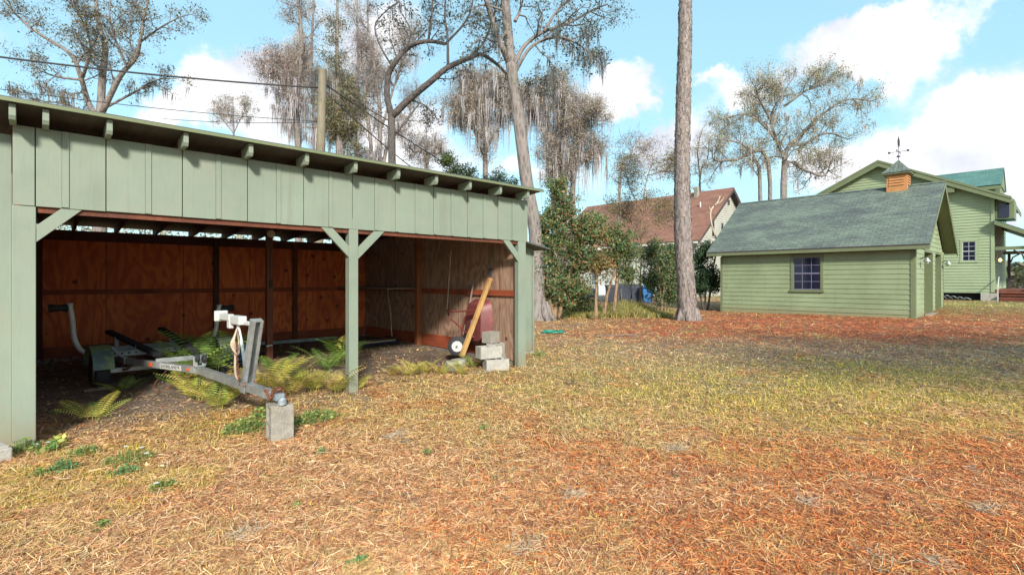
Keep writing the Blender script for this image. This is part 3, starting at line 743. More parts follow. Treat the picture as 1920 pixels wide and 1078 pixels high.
    for sx in (-1, 1):
        xe = XR+sx*(XR-XE)
        for y, nm in ((OY0, 'barge_board'), (OY1-.04, 'barge_board')):
            MB().prism([(xe, y+.003, ZE-.062), (XR, y+.003, ZR-.062), (XR, y+.003, ZR-.26), (xe+(-sx)*.0, y+.003, ZE-.22)], (0, .036, 0)).build(nm, M['gar_trim'], S, bevel=.003)
        # gable soffit boards following the roof
        MB().prism([(xe-sx*.05, OY0+.045, ZE-.07), (XR, OY0+.045, ZR-.09), (XR, OY0+.045, ZR-.11), (xe-sx*.05, OY0+.045, ZE-.13)], (0, Y0-OY0-.06, 0)).build('gable_soffit', M['gar_trim'], S)
    slab('ridge_cap', M['shingle_green'], S, (XR-.12, OY0-.01, ZR-.055), (XR-.12, OY1+.01, ZR-.055), (XR, OY1+.01, ZR+.02), (XR, OY0-.01, ZR+.02), .02)
    # barn lamp
    for (lx, nmx) in ((25.75, 0), (31.3, 1)):
        la = MB().cyl((lx, Y0-.03, 2.35), (lx, Y0-.2, 2.42), .02); lo = la.build('wall_lamp', M['iron'], S)
        MB().lathe((lx, Y0-.24, 2.22), (0, 0, 1), [(0, .16), (.05, .15), (.07, .1), (.13, .02), (.13, 0)], 14).build('lamp_shade', M['galv'], lo, smooth='auto')
        MB().lathe((lx, Y0-.24, 2.13), (0, 0, 1), [(0, 0), (.05, .02), (.07, .06), (.06, .1), (0, .12)], 12).build('bulb_globe', M['white'], lo, smooth=True)
    # cupola
    cx, cy = XR, 4.95; w = .37
    c = MB().bx(cx-w, cx+w, cy-w, cy+w, ZR-.35, 6.16); cu = c.build('cupola', M['copper'], S)
    l = MB()
    for k in range(4):
        z = 5.68+k*.115
        for (nx, ny) in ((-1, 0), (0, -1), (1, 0), (0, 1)):
            if nx: l.prism([(cx+nx*(w+.002), cy-w+.09, z), (cx+nx*(w+.035), cy-w+.09, z), (cx+nx*(w+.002), cy-w+.09, z+.09)], (0, 2*w-.18, 0))
            else: l.prism([(cx-w+.09, cy+ny*(w+.002), z), (cx-w+.09, cy+ny*(w+.035), z), (cx-w+.09, cy+ny*(w+.002), z+.09)], (2*w-.18, 0, 0))
    l.build('louvre', M['copper'], cu)
    MB().bx(cx-w-.14, cx+w+.14, cy-w-.14, cy+w+.14, 6.162, 6.23).build('cornice', M['gar_trim'], cu, bevel=.01)
    r0 = w+.17; zz = 6.235; ap = Vector((cx, cy, 6.86))
    cs = [(-1, -1), (1, -1), (1, 1), (-1, 1)]
    r_ = MB(); mid = [(cx+a*r0, cy+b*r0, zz) for a, b in cs]; m2 = [(cx+a*r0*.5, cy+b*r0*.5, zz+.30) for a, b in cs]
    r_.add(mid+m2+[tuple(ap)], [(0,1,5,4),(1,2,6,5),(2,3,7,6),(3,0,4,7),(4,5,8),(5,6,8),(6,7,8),(7,4,8),(3,2,1,0)]).build('cupola_roof', M['shingle_green_o'], cu)
    v = MB().cyl((cx, cy, 6.82), (cx, cy, 7.75), .012, 8)
    v.lathe((cx, cy, 6.95), (0, 0, 1), [(0, 0), (.07, .04), (.07, .08), (0, .12)], 12)
    v.lathe((cx, cy, 7.42), (0, 0, 1), [(0, 0), (.04, .03), (0, .07)], 12)
    for dx, dy in ((1, 0), (0, 1)):
        v.cyl((cx-dx*.32, cy-dy*.32, 7.22), (cx+dx*.32, cy+dy*.32, 7.22), .010, 6)
        for s in (-1, 1): v.box((cx+dx*s*.34, cy+dy*s*.34, 7.22), (.02 if dx == 0 else .09, .02 if dy == 0 else .09, .09))
    v.prism([(cx-.012, cy-.05, 7.45), (cx-.012, cy+.03, 7.5), (cx-.012, cy+.04, 7.7), (cx-.012, cy, 7.92), (cx-.012, cy-.05, 7.7)], (.024, 0, 0))
    v.build('weather_vane', M['iron'], cu)
    return S
_m = M['shingle_green'].copy(); _m.name = 'cupola_shingles'
for n_ in list(_m.node_tree.nodes):
    if n_.type == 'UVMAP':
        t_ = _m.node_tree.nodes.new('ShaderNodeTexCoord')
        for l_ in list(n_.outputs[0].links): _m.node_tree.links.new(t_.outputs['Object'], l_.to_socket)
M['shingle_green_o'] = _m
build_garage()

# ------------------------------------------------------------------ GREEN HOUSE
def build_house():
    S = thing('green_house', 'big green lap-sided house with broad gable and roofed porch behind the garage', 'house', (56, 10, 0))
    X0 = 50.0; Y0 = 3.3; YP = 10.0; ZP = 11.1; sl_ = .5; XO = 49.35; YR = 2.35; YL = 17.6
    rz = lambda y: ZP-abs(y-YP)*sl_
    cut = lambda z: (0.0, 2*(YP-Y0)) if z < rz(Y0)-.3 else ((rz(Y0)-.3-z)*-1/sl_, 2*(YP-Y0)-(z-(rz(Y0)-.3))/sl_)
    wy = 4.6
    siding(MB(), (X0, Y0, 0), (0, 1, 0), (-1, 0, 0), .66, ZP-.35, cut, [(wy-.5-Y0, wy+.5-Y0, 2.76, 4.44)], ex=.21, b=.05, t=.01).build('gable_wall', M['house_green'], S)
    MB().bx(X0+.002, X0+.1, Y0+.05, 16.7, .66, 7.2).prism([(X0+.002, Y0+.05, 7.2), (X0+.002, 16.7, 7.2), (X0+.002, YP, ZP-.3)], (.098, 0, 0)).build('wall_core', M['house_green'], S)
    siding(MB(), (X0, Y0, 0), (1, 0, 0), (0, -1, 0), .66, 7.3, lambda z: (.03, 12), [], ex=.21, b=.05, t=.01).build('side_wall', M['house_green'], S)
    MB().bx(X0+.05, 62, Y0+.001, Y0+.05, .66, 7.3).bx(61.9, 62, Y0+.06, 16.7, .66, 7.2).bx(X0+.11, 61.9, 16.6, 16.7, .66, 7.2).build('wall_core', M['house_green'], S)
    MB().bx(X0-.07, X0+.0, Y0-.07, Y0+.12, .62, 7.5).bx(X0+.001, X0+.16, Y0-.07, Y0-.001, .62, 7.4).build('corner_board', M['house_green'], S)
    MB().bx(X0-.06, X0-.0, Y0+.2, 16.5, .56, .65).build('base_board', M['house_green'], S)
    window(S, 'window', (X0, wy, 0), (0, 1, 0), (-1, 0, 0), .70, 2.9, 4.3, 2, 4, trim=.14, sash='white', trimmat='house_green')
    # near-black block painting the crawl space shade, and piers
    MB().bx(X0+.5, 61.8, Y0+.6, 16.4, 0, .6).build('crawl_shade_block', M['crawl_shade'], S)
    for y in (Y0+.35, 8.6, 12.8): MB().bx(X0-.12, X0+.4, y-.62, y+.32, -.05, .56).build('pier', M['white_block'], S, bevel=.03)
    # roof
    for s in (-1, 1):
        ye = YR if s < 0 else YL
        slab('roof', M['shingle_teal'], S, (XO, ye, rz(ye)), (62.8, ye, rz(ye)), (62.8, YP, ZP), (XO, YP, ZP), .07)
        MB().prism([(XO+.003, ye, rz(ye)-.075), (XO+.003, YP, ZP-.075), (XO+.003, YP, ZP-.52), (XO+.003, ye+(.0), rz(ye)-.48)], (.06, 0, 0)).build('barge_board', M['gar_trim'], S, bevel=.01)
        MB().prism([(XO-.03, ye-.02, rz(ye)-.0), (XO-.03, YP, ZP), (XO-.03, YP, ZP-.17), (XO-.03, ye-.02, rz(ye)-.17)], (.03, 0, 0)).build('barge_cap', M['gar_trim'], S)
        MB().prism([(XO+.07, ye+.05, rz(ye)-.12), (XO+.07, YP, ZP-.12), (XO+.07, YP, ZP-.16), (XO+.07, ye+.05, rz(ye)-.16)], (X0-XO-.09, 0, 0)).build('gable_soffit', M['gar_trim'], S)
        MB().bx(XO+.1, 62.7, ye-.0, ye+.04, rz(ye)-.30, rz(ye)-.08).build('eave_board', M['gar_trim'], S)
    MB().bx(XO+.08, X0-.06, 5.35, 8.6, 7.95, 8.35).build('gable_beam', M['gar_trim'], S)
    # cross roof behind with ridge along Y
    slab('upper_roof', M['shingle_teal'], S, (51.6, 2.95, 8.5), (51.6, 10.5, 8.5), (54.0, 10.5, 10.05), (54.0, 2.95, 10.05), .06)
    slab('upper_roof', M['shingle_teal'], S, (56.4, 2.95, 8.5), (56.4, 10.5, 8.5), (54.0, 10.5, 10.05), (54.0, 2.95, 10.05), .06)
    MB().bx(51.65, 51.70, 2.97, 9, 8.2, 8.43).prism([(51.7, 3.0, 8.42), (56.3, 3.0, 8.42), (54, 3.0, 9.93)], (0, .05, 0)).bx(51.9, 56.1, 3.06, 3.2, 7.0, 8.42).bx(51.9, 52.0, 3.21, 8, 7.2, 8.42).build('upper_wall', M['gar_trim'], S)
    # bay under the right eave
    b = MB().bx(50.5, 53, 2.25, 3.22, 5.85, 7.2); by = b.build('bay', M['gar_trim'], S)
    MB().bx(50.44, 50.49, 2.5, 3.05, 5.95, 6.95).build('bay_window', M['black_glass'], by)
    # porch
    slab('porch_roof', M['shingle_teal'], S, (49.5, -.6, 3.75), (60, -.6, 3.75), (60, 3.22, 5.75), (49.5, 3.22, 5.75), .06)
    MB().prism([(49.5, -.6, 3.68), (49.5, 3.22, 5.68), (49.5, 3.22, 5.42), (49.5, -.6, 3.42)], (.05, 0, 0)).build('porch_barge', M['gar_trim'], S)
    slab('porch_ceiling', M['navy'], S, (49.6, -.5, 3.66), (59.9, -.5, 3.66), (59.9, 3.2, 5.6), (49.6, 3.2, 5.6), .02)
    MB().bx(50.0, 50.14, -.5, 3.2, 3.62, 3.85).build('porch_beam', M['gar_trim'], S)
    MB().bx(57.0, 57.14, -.5, 3.2, 3.55, 3.8).build('porch_beam', M['gar_trim'], S)
    MB().bx(50.0, 50.16, 1.55, 1.72, .8, 3.62).build('porch_post', M['gar_trim'], S, bevel=.01)
    MB().bx(57.0, 57.16, 2.75, 2.92, .8, 3.55).build('porch_post', M['dark_trim'], S)
    MB().bx(57.0, 57.16, .6, .76, .8, 3.55).build('porch_post', M['dark_trim'], S)
    for (x, y, s) in ((50.05, 1.72, 1), (57.05, 2.75, -1), (57.05, .76, 1), (50.05, 3.2, -1)):
        MB().tube([(x+.03, y, 2.9), (x+.03, y+s*.12, 3.3), (x+.03, y+s*.55, 3.6)], .055, 6).build('curved_brace', M['dark_trim'], S)
    rl = MB().bx(57.05, 57.1, .7, 2.75, 1.75, 1.82).bx(57.05, 57.1, .7, 2.75, 1.0, 1.06)
    for k in range(9): rl.bx(57.06, 57.09, .78+k*.23, .81+k*.23, 1.0, 1.75)
    rl.build('porch_railing', M['dark_trim'], S)
    MB().bx(50.1, 60, -1.5, 3.2, .72, .82).build('porch_floor', M['deck'], S)
    st = MB()
    for k in range(4): st.bx(49.0+k*.28, 49.25+k*.28, .2, 2.9, .05+k*.17, .12+k*.17)
    st.build('porch_steps', M['deck'], S)
    MB().bx(50.12, 50.2, -1.5, 3.2, .1, .7).build('porch_skirt', M['deck'], S)
    for yy in (3.0, .3): MB().tube([(48.9, yy, .0), (48.9, yy, 1.0), (49.9, yy, 1.7)], .035, 6).build('stair_rail', M['white'], S)
    pl = MB().cyl((50.2, 2.95, 3.05), (50.5, 3.2, 3.2), .02).build('porch_lamp', M['iron'], S)
    MB().lathe((50.2, 2.95, 2.8), (0, 0, 1), [(0, 0), (.08, .03), (.1, .12), (.06, .22), (0, .24)], 12).build('lamp_globe', M['lamp'], pl, smooth=True)
    return S
build_house()

# ------------------------------------------------------------------ WHITE HOUSE
def build_white_house():
    S = thing('white_house', 'white two-storey house with a steep rust-brown shingle roof', 'house', (50, 30, 0))
    XE = 42.9; XR = 50; ZE = 5.03; ZR = 10.56; Y0 = 22.4; Y1 = 39.5; OY = 21.8; sl_ = (ZR-ZE)/(XR-XE); X0 = 43.6; X1 = 56.4
    SW = ((24.5, 1.0, 2.6), (29.5, 1.2, 2.8), (33.8, 1.0, 2.8), (37.2, 1.2, 2.6)); GW = ((46.8, 5.6, 7.1), (48.7, 5.7, 7.0))
    siding(MB(), (X0, Y0, 0), (0, 1, 0), (-1, 0, 0), -.1, 5.3, lambda z: (0, Y1-Y0), [(y-.57-Y0, y+.57-Y0, a-.12, b_+.12) for y, a, b_ in SW], ex=.22, b=.04).build('side_wall', M['white_paint'], S)
    w0 = ZE+(X0-XE)*sl_-.15
    ext = lambda z: (0, X1-X0) if z < w0 else ((z-w0)/sl_, X1-X0-(z-w0)/sl_)
    siding(MB(), (X0, Y0, 0), (1, 0, 0), (0, -1, 0), -.1, 10.2, ext, [(x-.35-X0, x+.35-X0, a-.1, b_+.1) for x, a, b_ in GW], ex=.22, b=.04).build('gable_wall', M['cream'], S)
    MB().bx(X0+.001, X1, Y0+.001, Y0+.1, -.1, w0).prism([(X0, Y0+.001, w0), (X1, Y0+.001, w0), (XR, Y0+.001, 10.3)], (0, .1, 0)).bx(X0+.001, X0+.1, Y0+.11, Y1, -.1, w0).bx(X1-.1, X1, Y0+.11, Y1, -.1, w0).bx(X0+.11, X1-.11, Y1-.1, Y1, -.1, w0).build('wall_core', M['white_paint'], S)
    for s in (-1, 1):
        xe = XR+s*(XR-XE)
        slab('roof', M['shingle_red'], S, (xe, OY, ZE), (xe, 40, ZE), (XR, 40, ZR), (XR, OY, ZR), .08)
        MB().prism([(xe, OY+.002, ZE-.09), (XR, OY+.002, ZR-.09), (XR, OY+.002, ZR-.42), (xe, OY+.002, ZE-.36)], (0, .06, 0)).build('barge_board', M['dark_trim'], S)
        MB().prism([(xe-s*.1, OY+.07, ZE-.13), (XR, OY+.07, ZR-.16), (XR, OY+.07, ZR-.2), (xe-s*.1, OY+.07, ZE-.2)], (0, Y0-OY-.1, 0)).build('gable_soffit', M['dark_trim'], S)
        MB().bx(xe-.03, xe+.03, OY+.1, 40, ZE-.28, ZE-.09).build('eave_board', M['white_paint'], S)
    for x, a, b_ in GW:
        window(S, 'window', (x, Y0, 0), (1, 0, 0), (0, -1, 0), .5, a, b_, 1, 2, trim=.1, trimmat='cream')
    MB().bx(49.85, 50.25, Y0-.07, Y0-.042, 8.9, 9.4).build('gable_vent', M['dark_trim'], S)
    for y, a, b_ in SW:
        window(S, 'window', (X0, y, 0), (0, 1, 0), (-1, 0, 0), .9, a, b_, 2, 2, trim=.12, trimmat='white_paint', glass='galv_dk')
    # cross gable over the left part
    yc = 34.5
    for s in (-1, 1):
        slab('dormer_roof', M['shingle_red'], S, (42.0, yc+s*2.3, 6.0), (46.2, yc+s*2.3, 6.0), (47.4, yc, 7.95), (42.0, yc, 7.95), .07)
        MB().prism([(42.0, yc+s*2.3, 5.93), (42.0, yc, 7.88), (42.0, yc, 7.62), (42.0, yc+s*2.3, 5.70)], (.06, 0, 0)).build('dormer_barge', M['dark_trim'], S)
    MB().prism([(42.3, yc-2.0, 4.6), (42.3, yc+2.0, 4.6), (42.3, yc+2.0, 6.1), (42.3, yc, 7.7), (42.3, yc-2.0, 6.1)], (2.5, 0, 0)).build('dormer_wall', M['white_paint'], S)
    MB().bx(49.1, 49.5, 25.1, 25.5, 9.6, 10.95).build('chimney', M['concrete'], S, bevel=.03)
    MB().cyl((47.5, 24, 8.3), (47.5, 24, 9.1), .07).build('vent_pipe', M['white'], S)
    MB().cyl((45.3, 24.5, 6.3), (45.3, 24.5, 8.2), .10).build('vent_pipe', M['white'], S)
    MB().bx(X0-.12, X0-.04, 27.6, 27.75, .1, 5.0).build('downspout', M['white'], S)
build_white_house()

# ------------------------------------------------------------------ TREES
def smooth_pts(P, k=4):
    P = [Vector(p) for p in P]
    if len(P) < 3: return P
    Q = [P[0]]
    ext = [P[0]*2-P[1]]+P+[P[-1]*2-P[-2]]
    for i in range(1, len(ext)-2):
        a, b, c, d = ext[i-1], ext[i], ext[i+1], ext[i+2]
        for j in range(1, k+1):
            t = j/k
            Q.append(.5*((2*b)+(c-a)*t+(2*a-5*b+4*c-d)*t*t+(3*b-a-3*c+d)*t**3))
    return Q
class Tree:
    def __init__(s, seed): s.r = random.Random(seed); s.mb = MB(); s.tips = []; s.segs = []; s.seed = seed
    def wander(s, p, d, L, n, wig, up):
        pts = [Vector(p)]; d = Vector(d).normalized()
        for i in range(n):
            d = (d+Vector((s.r.gauss(0, wig), s.r.gauss(0, wig), s.r.gauss(0, wig)+up))).normalized()
            pts.append(pts[-1]+d*(L/n))
        return pts
    def limb(s, pts, r0, r1, sides=8, levels=2, n=8, L=1.5, t0=.2, wig=.25, up=.05, spread=55, jit=.0, k=4):
        pts = [Vector(p)+Vector((s.r.gauss(0, jit), s.r.gauss(0, jit), s.r.gauss(0, jit*.5)))*(1 if i else 0) for i, p in enumerate(pts)]
        pts = smooth_pts(pts, k); m = len(pts)
        rad = [r0+(r1-r0)*(i/(m-1)) for i in range(m)]
        s.mb.tube(pts, rad, sides, cap=True)
        s.kids(pts, rad, levels, n, L, t0, wig, up, spread)
        return pts
    def kids(s, pts, rad, levels, n, L, t0, wig, up, spread):
        m = len(pts)
        if levels == 0:
            s.tips.append((pts[-1], (pts[-1]-pts[-2]).normalized())); 
            for q in pts[1:]: s.segs.append(q)
            return
        for i in range(n):
            t = t0+(1-t0)*(i+s.r.random())/n; f = min(t*(m-1), m-1.001); j = int(f)
            p = pts[j].lerp(pts[j+1], f-j); d = (pts[j+1]-pts[j]).normalized()
            ax = d.orthogonal().normalized(); ax = Matrix.Rotation(s.r.uniform(0, 6.283), 3, d)@ax
            dd = (Matrix.Rotation(math.radians(spread*s.r.uniform(.6, 1.3)), 3, ax)@d)
            l = L*s.r.uniform(.5, 1.2)*(1-.35*t); r = min(rad[j]*.6, .012+l*.018)
            c = s.wander(p, dd, l, 4 if levels > 1 else 3, wig, up)
            s.mb.tube(c, [max(.004, r*(1-.75*q/(len(c)-1))) for q in range(len(c))], 5 if levels > 1 else 3, cap=False)
            s.kids(c, [r*(1-.7*q/(len(c)-1)) for q in range(len(c))], levels-1, max(3, int(n*.7)), L*.5, .25, wig, up, spread)
        s.tips.append((pts[-1], (pts[-1]-pts[-2]).normalized()))
    def wood(s, parent, mat, name='trunk'): return s.mb.build(name, mat, parent, smooth=True)
def leafcloud(name, pts, per, spread, size, pal, parent, seed=1, mat='leaf', aspect=.45, flat=.0, zsq=.8):
    r = np.random.default_rng(seed); P = np.array([tuple(p) for p in pts], float)
    n = int(len(P)*per)
    if n == 0: return None
    c = P[r.integers(0, len(P), n)]+r.normal(0, spread, (n, 3))*np.array([1, 1, zsq])
    D = r.normal(0, 1, (n, 3)); D[:, 2] = D[:, 2]*(1-flat)-.15; D /= np.linalg.norm(D, axis=1, keepdims=True)
    S = np.cross(D, r.normal(0, 1, (n, 3))); S /= np.linalg.norm(S, axis=1, keepdims=True)+1e-9
    l = (size*r.uniform(.6, 1.3, n))[:, None]; w = l*aspect
    V = np.stack([c-D*l, c+S*w, c+D*l, c-S*w], 1).reshape(-1, 3)
    pal = np.array(pal); cl = r.integers(0, len(pal), n)
    col = pal[cl]*r.uniform(.65, 1.3, (n, 1))
    b = np.arange(n)*4
    return npmesh(name, V, np.stack([b, b+1, b+2, b+3], -1), M[mat], parent, col.clip(0, .8))
def mosscloud(pts, n, L, w, pal, parent, seed=1, clump=7, cs=.12):
    """strands of hanging moss: n clumps of thin ragged strips"""
    r = np.random.default_rng(seed); P = np.array([tuple(p) for p in pts], float)
    base = P[r.integers(0, len(P), n)]; CL = r.uniform(L[0], L[1], n)*r.uniform(.4, 1, n)
    idx = np.repeat(np.arange(n), clump); m = len(idx)
    c = base[idx]+r.normal(0, cs, (m, 3))*np.array([1, 1, .5]); ln = CL[idx]*r.uniform(.35, 1.05, m)
    k = 5; a = r.uniform(0, math.pi, m); S = np.stack([np.cos(a), np.sin(a), 0*a], -1)
    dr = r.normal(0, .05, (m, 2))
    V = np.zeros((m, k+1, 2, 3))
    for i in range(k+1):
        t = i/k; q = c.copy(); q[:, 2] -= ln*t; q[:, :2] += dr*t*ln[:, None]+r.normal(0, .012, (m, 2))
        ww = (w*r.uniform(.5, 1.3, m)*(1.0-.85*t**1.5)*(.6 if i == 0 else 1))[:, None]
        V[:, i, 0] = q-S*ww; V[:, i, 1] = q+S*ww
    b = (np.arange(m)*(k+1)*2)[:, None]+np.arange(k)[None, :]*2
    Fi = np.stack([b, b+1, b+3, b+2], -1).reshape(-1, 4)
    pal = np.array(pal); col = np.repeat(pal[r.integers(0, len(pal), m)]*r.uniform(.7, 1.25, (m, 1)), k, 0)
    return tag(npmesh('hanging_moss', V.reshape(-1, 3), Fi, M['moss'], parent, col), kind='stuff')
def twigcloud(pts, per, spread, size, parent, seed, pal=((.17, .13, .12), (.12, .10, .09), (.23, .19, .16)), asp=.03):
    return leafcloud('fine_twigs', pts, per, spread, size, pal, parent, seed, mat='litter', aspect=asp)
MOSS = [(.44, .43, .45), (.52, .49, .50), (.37, .36, .39), (.48, .44, .42), (.41, .40, .45)]
def px_pts(lst, d, r=None, dj=.6):
    """limb drawn in photo pixels placed at distance d, with its own wander in depth"""
    out = []; dd = 0
    for i, (x, y) in enumerate(lst):
        if r is not None and i: dd += r.uniform(-dj, dj)
        out.append(PW(x, y, d+dd))
    return out
def ground_at(p): return float(gh(p.x, p.y))

def tree_left():
    d = 25; T = Tree(3); r = random.Random(5); b = PW(186, 585, d); b.z = 0
    S = thing('multi_stem_tree', 'tall grey multi-stemmed tree with sparse olive leaves behind the left end of the shed', 'tree', b)
    base = [b, PW(187, 400, d), PW(187, 225, d)]
    T.limb(base, .34, .24, 10, 0, 0)
    def l(lst, r0, r1, **k): T.limb(px_pts(lst, d, r, .8), r0*.72, r1*.6, 7, levels=2, **k)
    A = dict(n=12, L=2.0, t0=.12, wig=.3, up=.04)
    l([(187, 225), (192, 141), (197, 88), (183, 35), (178, -40), (170, -110)], .26, .06, **A)
    l([(185, 225), (165, 190), (150, 140), (130, 100), (60, 55), (10, 5), (-20, -40)], .20, .04, **A)
    l([(190, 215), (225, 144), (254, 109), (264, 70), (271, 28), (288, -30)], .19, .04, **A)
    l([(261, 81), (300, 53), (335, 34), (368, 25)], .07, .02, n=7, L=1.1, wig=.3)
    l([(192, 205), (247, 176), (292, 151), (331, 148)], .10, .03, n=8, L=1.2, wig=.3)
    l([(150, 150), (110, 145), (78, 134), (50, 118)], .09, .02, n=8, L=1.4, wig=.3)
    l([(155, 145), (170, 90), (150, 30), (118, -20)], .11, .03, **A)
    l([(240, 130), (215, 70), (205, 20), (215, -30)], .09, .03, **A)
    l([(60, 60), (45, 30), (20, 25)], .05, .02, n=6, L=1.0)
    l([(175, 215), (120, 195), (80, 190), (30, 175)], .07, .02, n=8, L=1.2)
    T.wood(S, M['bark_grey'])
    pal = [(.12, .13, .05), (.18, .16, .06), (.09, .11, .06), (.24, .18, .07), (.08, .10, .06)]
    leafcloud('crown', T.segs, 4.2, .14, .06, pal, S, 3); twigcloud(T.segs, 5, .15, .2, S, 4)
    mosscloud([p for p in T.segs if p.z < 11.5], 70, (.4, 1.3), .022, [(.15, .13, .12), (.20, .18, .16)], S, 4, 6, .08)
tree_left()

def tree_dark():
    d = 21; T = Tree(8); r = random.Random(9); b = PW(736, 590, d); b.z = 0
    S = thing('forked_dark_tree', 'dark twisting forked tree with two long crossing limbs above the shed roof', 'tree', b)
    T.limb([b, PW(736, 400, d), PW(734, 214, d)], .17, .15, 9, 0, 0)
    def l(lst, r0, r1, n=8, L=1.2, lv=2, up=.03): T.limb(px_pts(lst, d, r, .35), r0, r1, 7, levels=lv, n=n, L=L, t0=.25, wig=.3, up=up)
    l([(734, 216), (726, 180), (729, 140), (744, 113), (762, 93), (780, 82), (807, 78), (834, 83)], .135, .07)
    l([(803, 79), (808, 40), (811, 5), (815, -60)], .05, .03, 8, 1.0)
    l([(834, 84), (870, 45), (885, 10), (890, -50)], .05, .025, 8, 1.1)
    l([(840, 127), (839, 67), (834, 27), (840, -60)], .06, .03, 6, .9)
    l([(735, 219), (767, 187), (807, 154), (840, 127), (884, 108), (904, 103), (934, 123), (950, 140)], .15, .05)
    l([(882, 109), (907, 80), (920, 47), (936, -10)], .06, .025, 8, 1.0)
    l([(733, 122), (713, 87), (703, 50), (720, 25), (747, 5)], .04, .02, 7, .9)
    l([(760, 95), (770, 60), (750, 20)], .035, .015, 7, .9)
    l([(736, 230), (700, 210), (672, 190)], .03, .012, 6, .8)
    l([(767, 187), (800, 200), (825, 230)], .035, .012, 6, .8)
    T.wood(S, M['bark_dark']); twigcloud(T.segs, 3.5, .13, .17, S, 7, ((.06, .05, .05), (.10, .08, .07)), .025)
    leafcloud('crown', T.segs, 2.3, .12, .06, [(.05, .06, .035), (.08, .08, .04), (.12, .08, .05), (.04, .055, .04)], S, 5)
    mosscloud(T.segs, 45, (.3, 1.3), .016, [(.10, .10, .11), (.16, .15, .15)], S, 6, 5, .05)
tree_dark()

def tree_big():
    d = 19; T = Tree(14); r = random.Random(15); b = PW(1012, 601, d); b.z = ground_at(b)-.05
    S = thing('big_mossy_tree', 'tall pale-trunked tree with mossy limbs rising past the right end of the shed', 'tree', b)
    path = [(1012, 601), (1010, 575), (1007, 520), (1003, 430), (988, 345), (976, 250), (964, 165), (958, 120)]
    P = smooth_pts([PW(x, y, d) for x, y in path], 4); P[0].z = b.z
    rr = np.interp(np.linspace(0, 1, len(P)), [0, .06, .2, .5, 1], [.46, .34, .27, .24, .20])
    T.mb.tube(P, list(rr), 14)
    for k in range(6):   # root flare
        a = k*1.05+.3; q = Vector((math.cos(a), math.sin(a), 0))
        T.mb.tube([b+q*.2+Vector((0, 0, .75)), b+q*.36+Vector((0, 0, .25)), b+q*.68+Vector((0, 0, -.05))], [.12, .13, .06], 7)
    def l(lst, r0, r1, n=9, L=1.6, dj=.6, up=.03, lv=2): T.limb(px_pts(lst, d, r, dj), r0, r1, 7, levels=lv, n=n, L=L, t0=.25, wig=.3, up=up)
    l([(958, 125), (953, 70), (948, 10), (944, -60)], .20, .15, 5, 1.4, .3)
    l([(955, 120), (940, 85), (925, 45), (908, -10)], .12, .08, 6, 1.3)
    l([(963, 125), (985, 85), (1020, 60), (1070, 42), (1110, 20), (1140, 8)], .09, .025, 11, 1.9, .5, .0)
    l([(964, 140), (990, 95), (1020, 75), (1060, 72), (1100, 95), (1125, 120)], .07, .02, 11, 1.5, .5, -.02)
    l([(966, 40), (975, 20), (985, -20)], .07, .03, 7, 1.3)
    l([(1020, 60), (1045, 20), (1080, -10), (1110, -40)], .06, .02, 9, 1.4)
    l([(972, 190), (985, 170), (1000, 150), (1030, 150)], .05, .012, 6, .8)
    l([(950, 60), (930, 80), (905, 70), (880, 90)], .05, .012, 7, 1.0)
    l([(945, 20), (905, 10), (870, 25)], .05, .012, 7, 1.0)
    T.wood(S, M['bark_grey'])
    twigcloud(T.segs, 3.5, .13, .17, S, 8, ((.08, .07, .07), (.12, .10, .09)), .025)
    leafcloud('crown', T.segs, 3.8, .13, .055, [(.05, .075, .045), (.08, .10, .05), (.04, .055, .04), (.11, .11, .05)], S, 9)
    mosscloud([p for p in T.segs if p.z < 11], 110, (.3, 1.7), .015, [(.12, .13, .14), (.20, .20, .20), (.16, .16, .15)], S, 10, 6, .05)
tree_big()

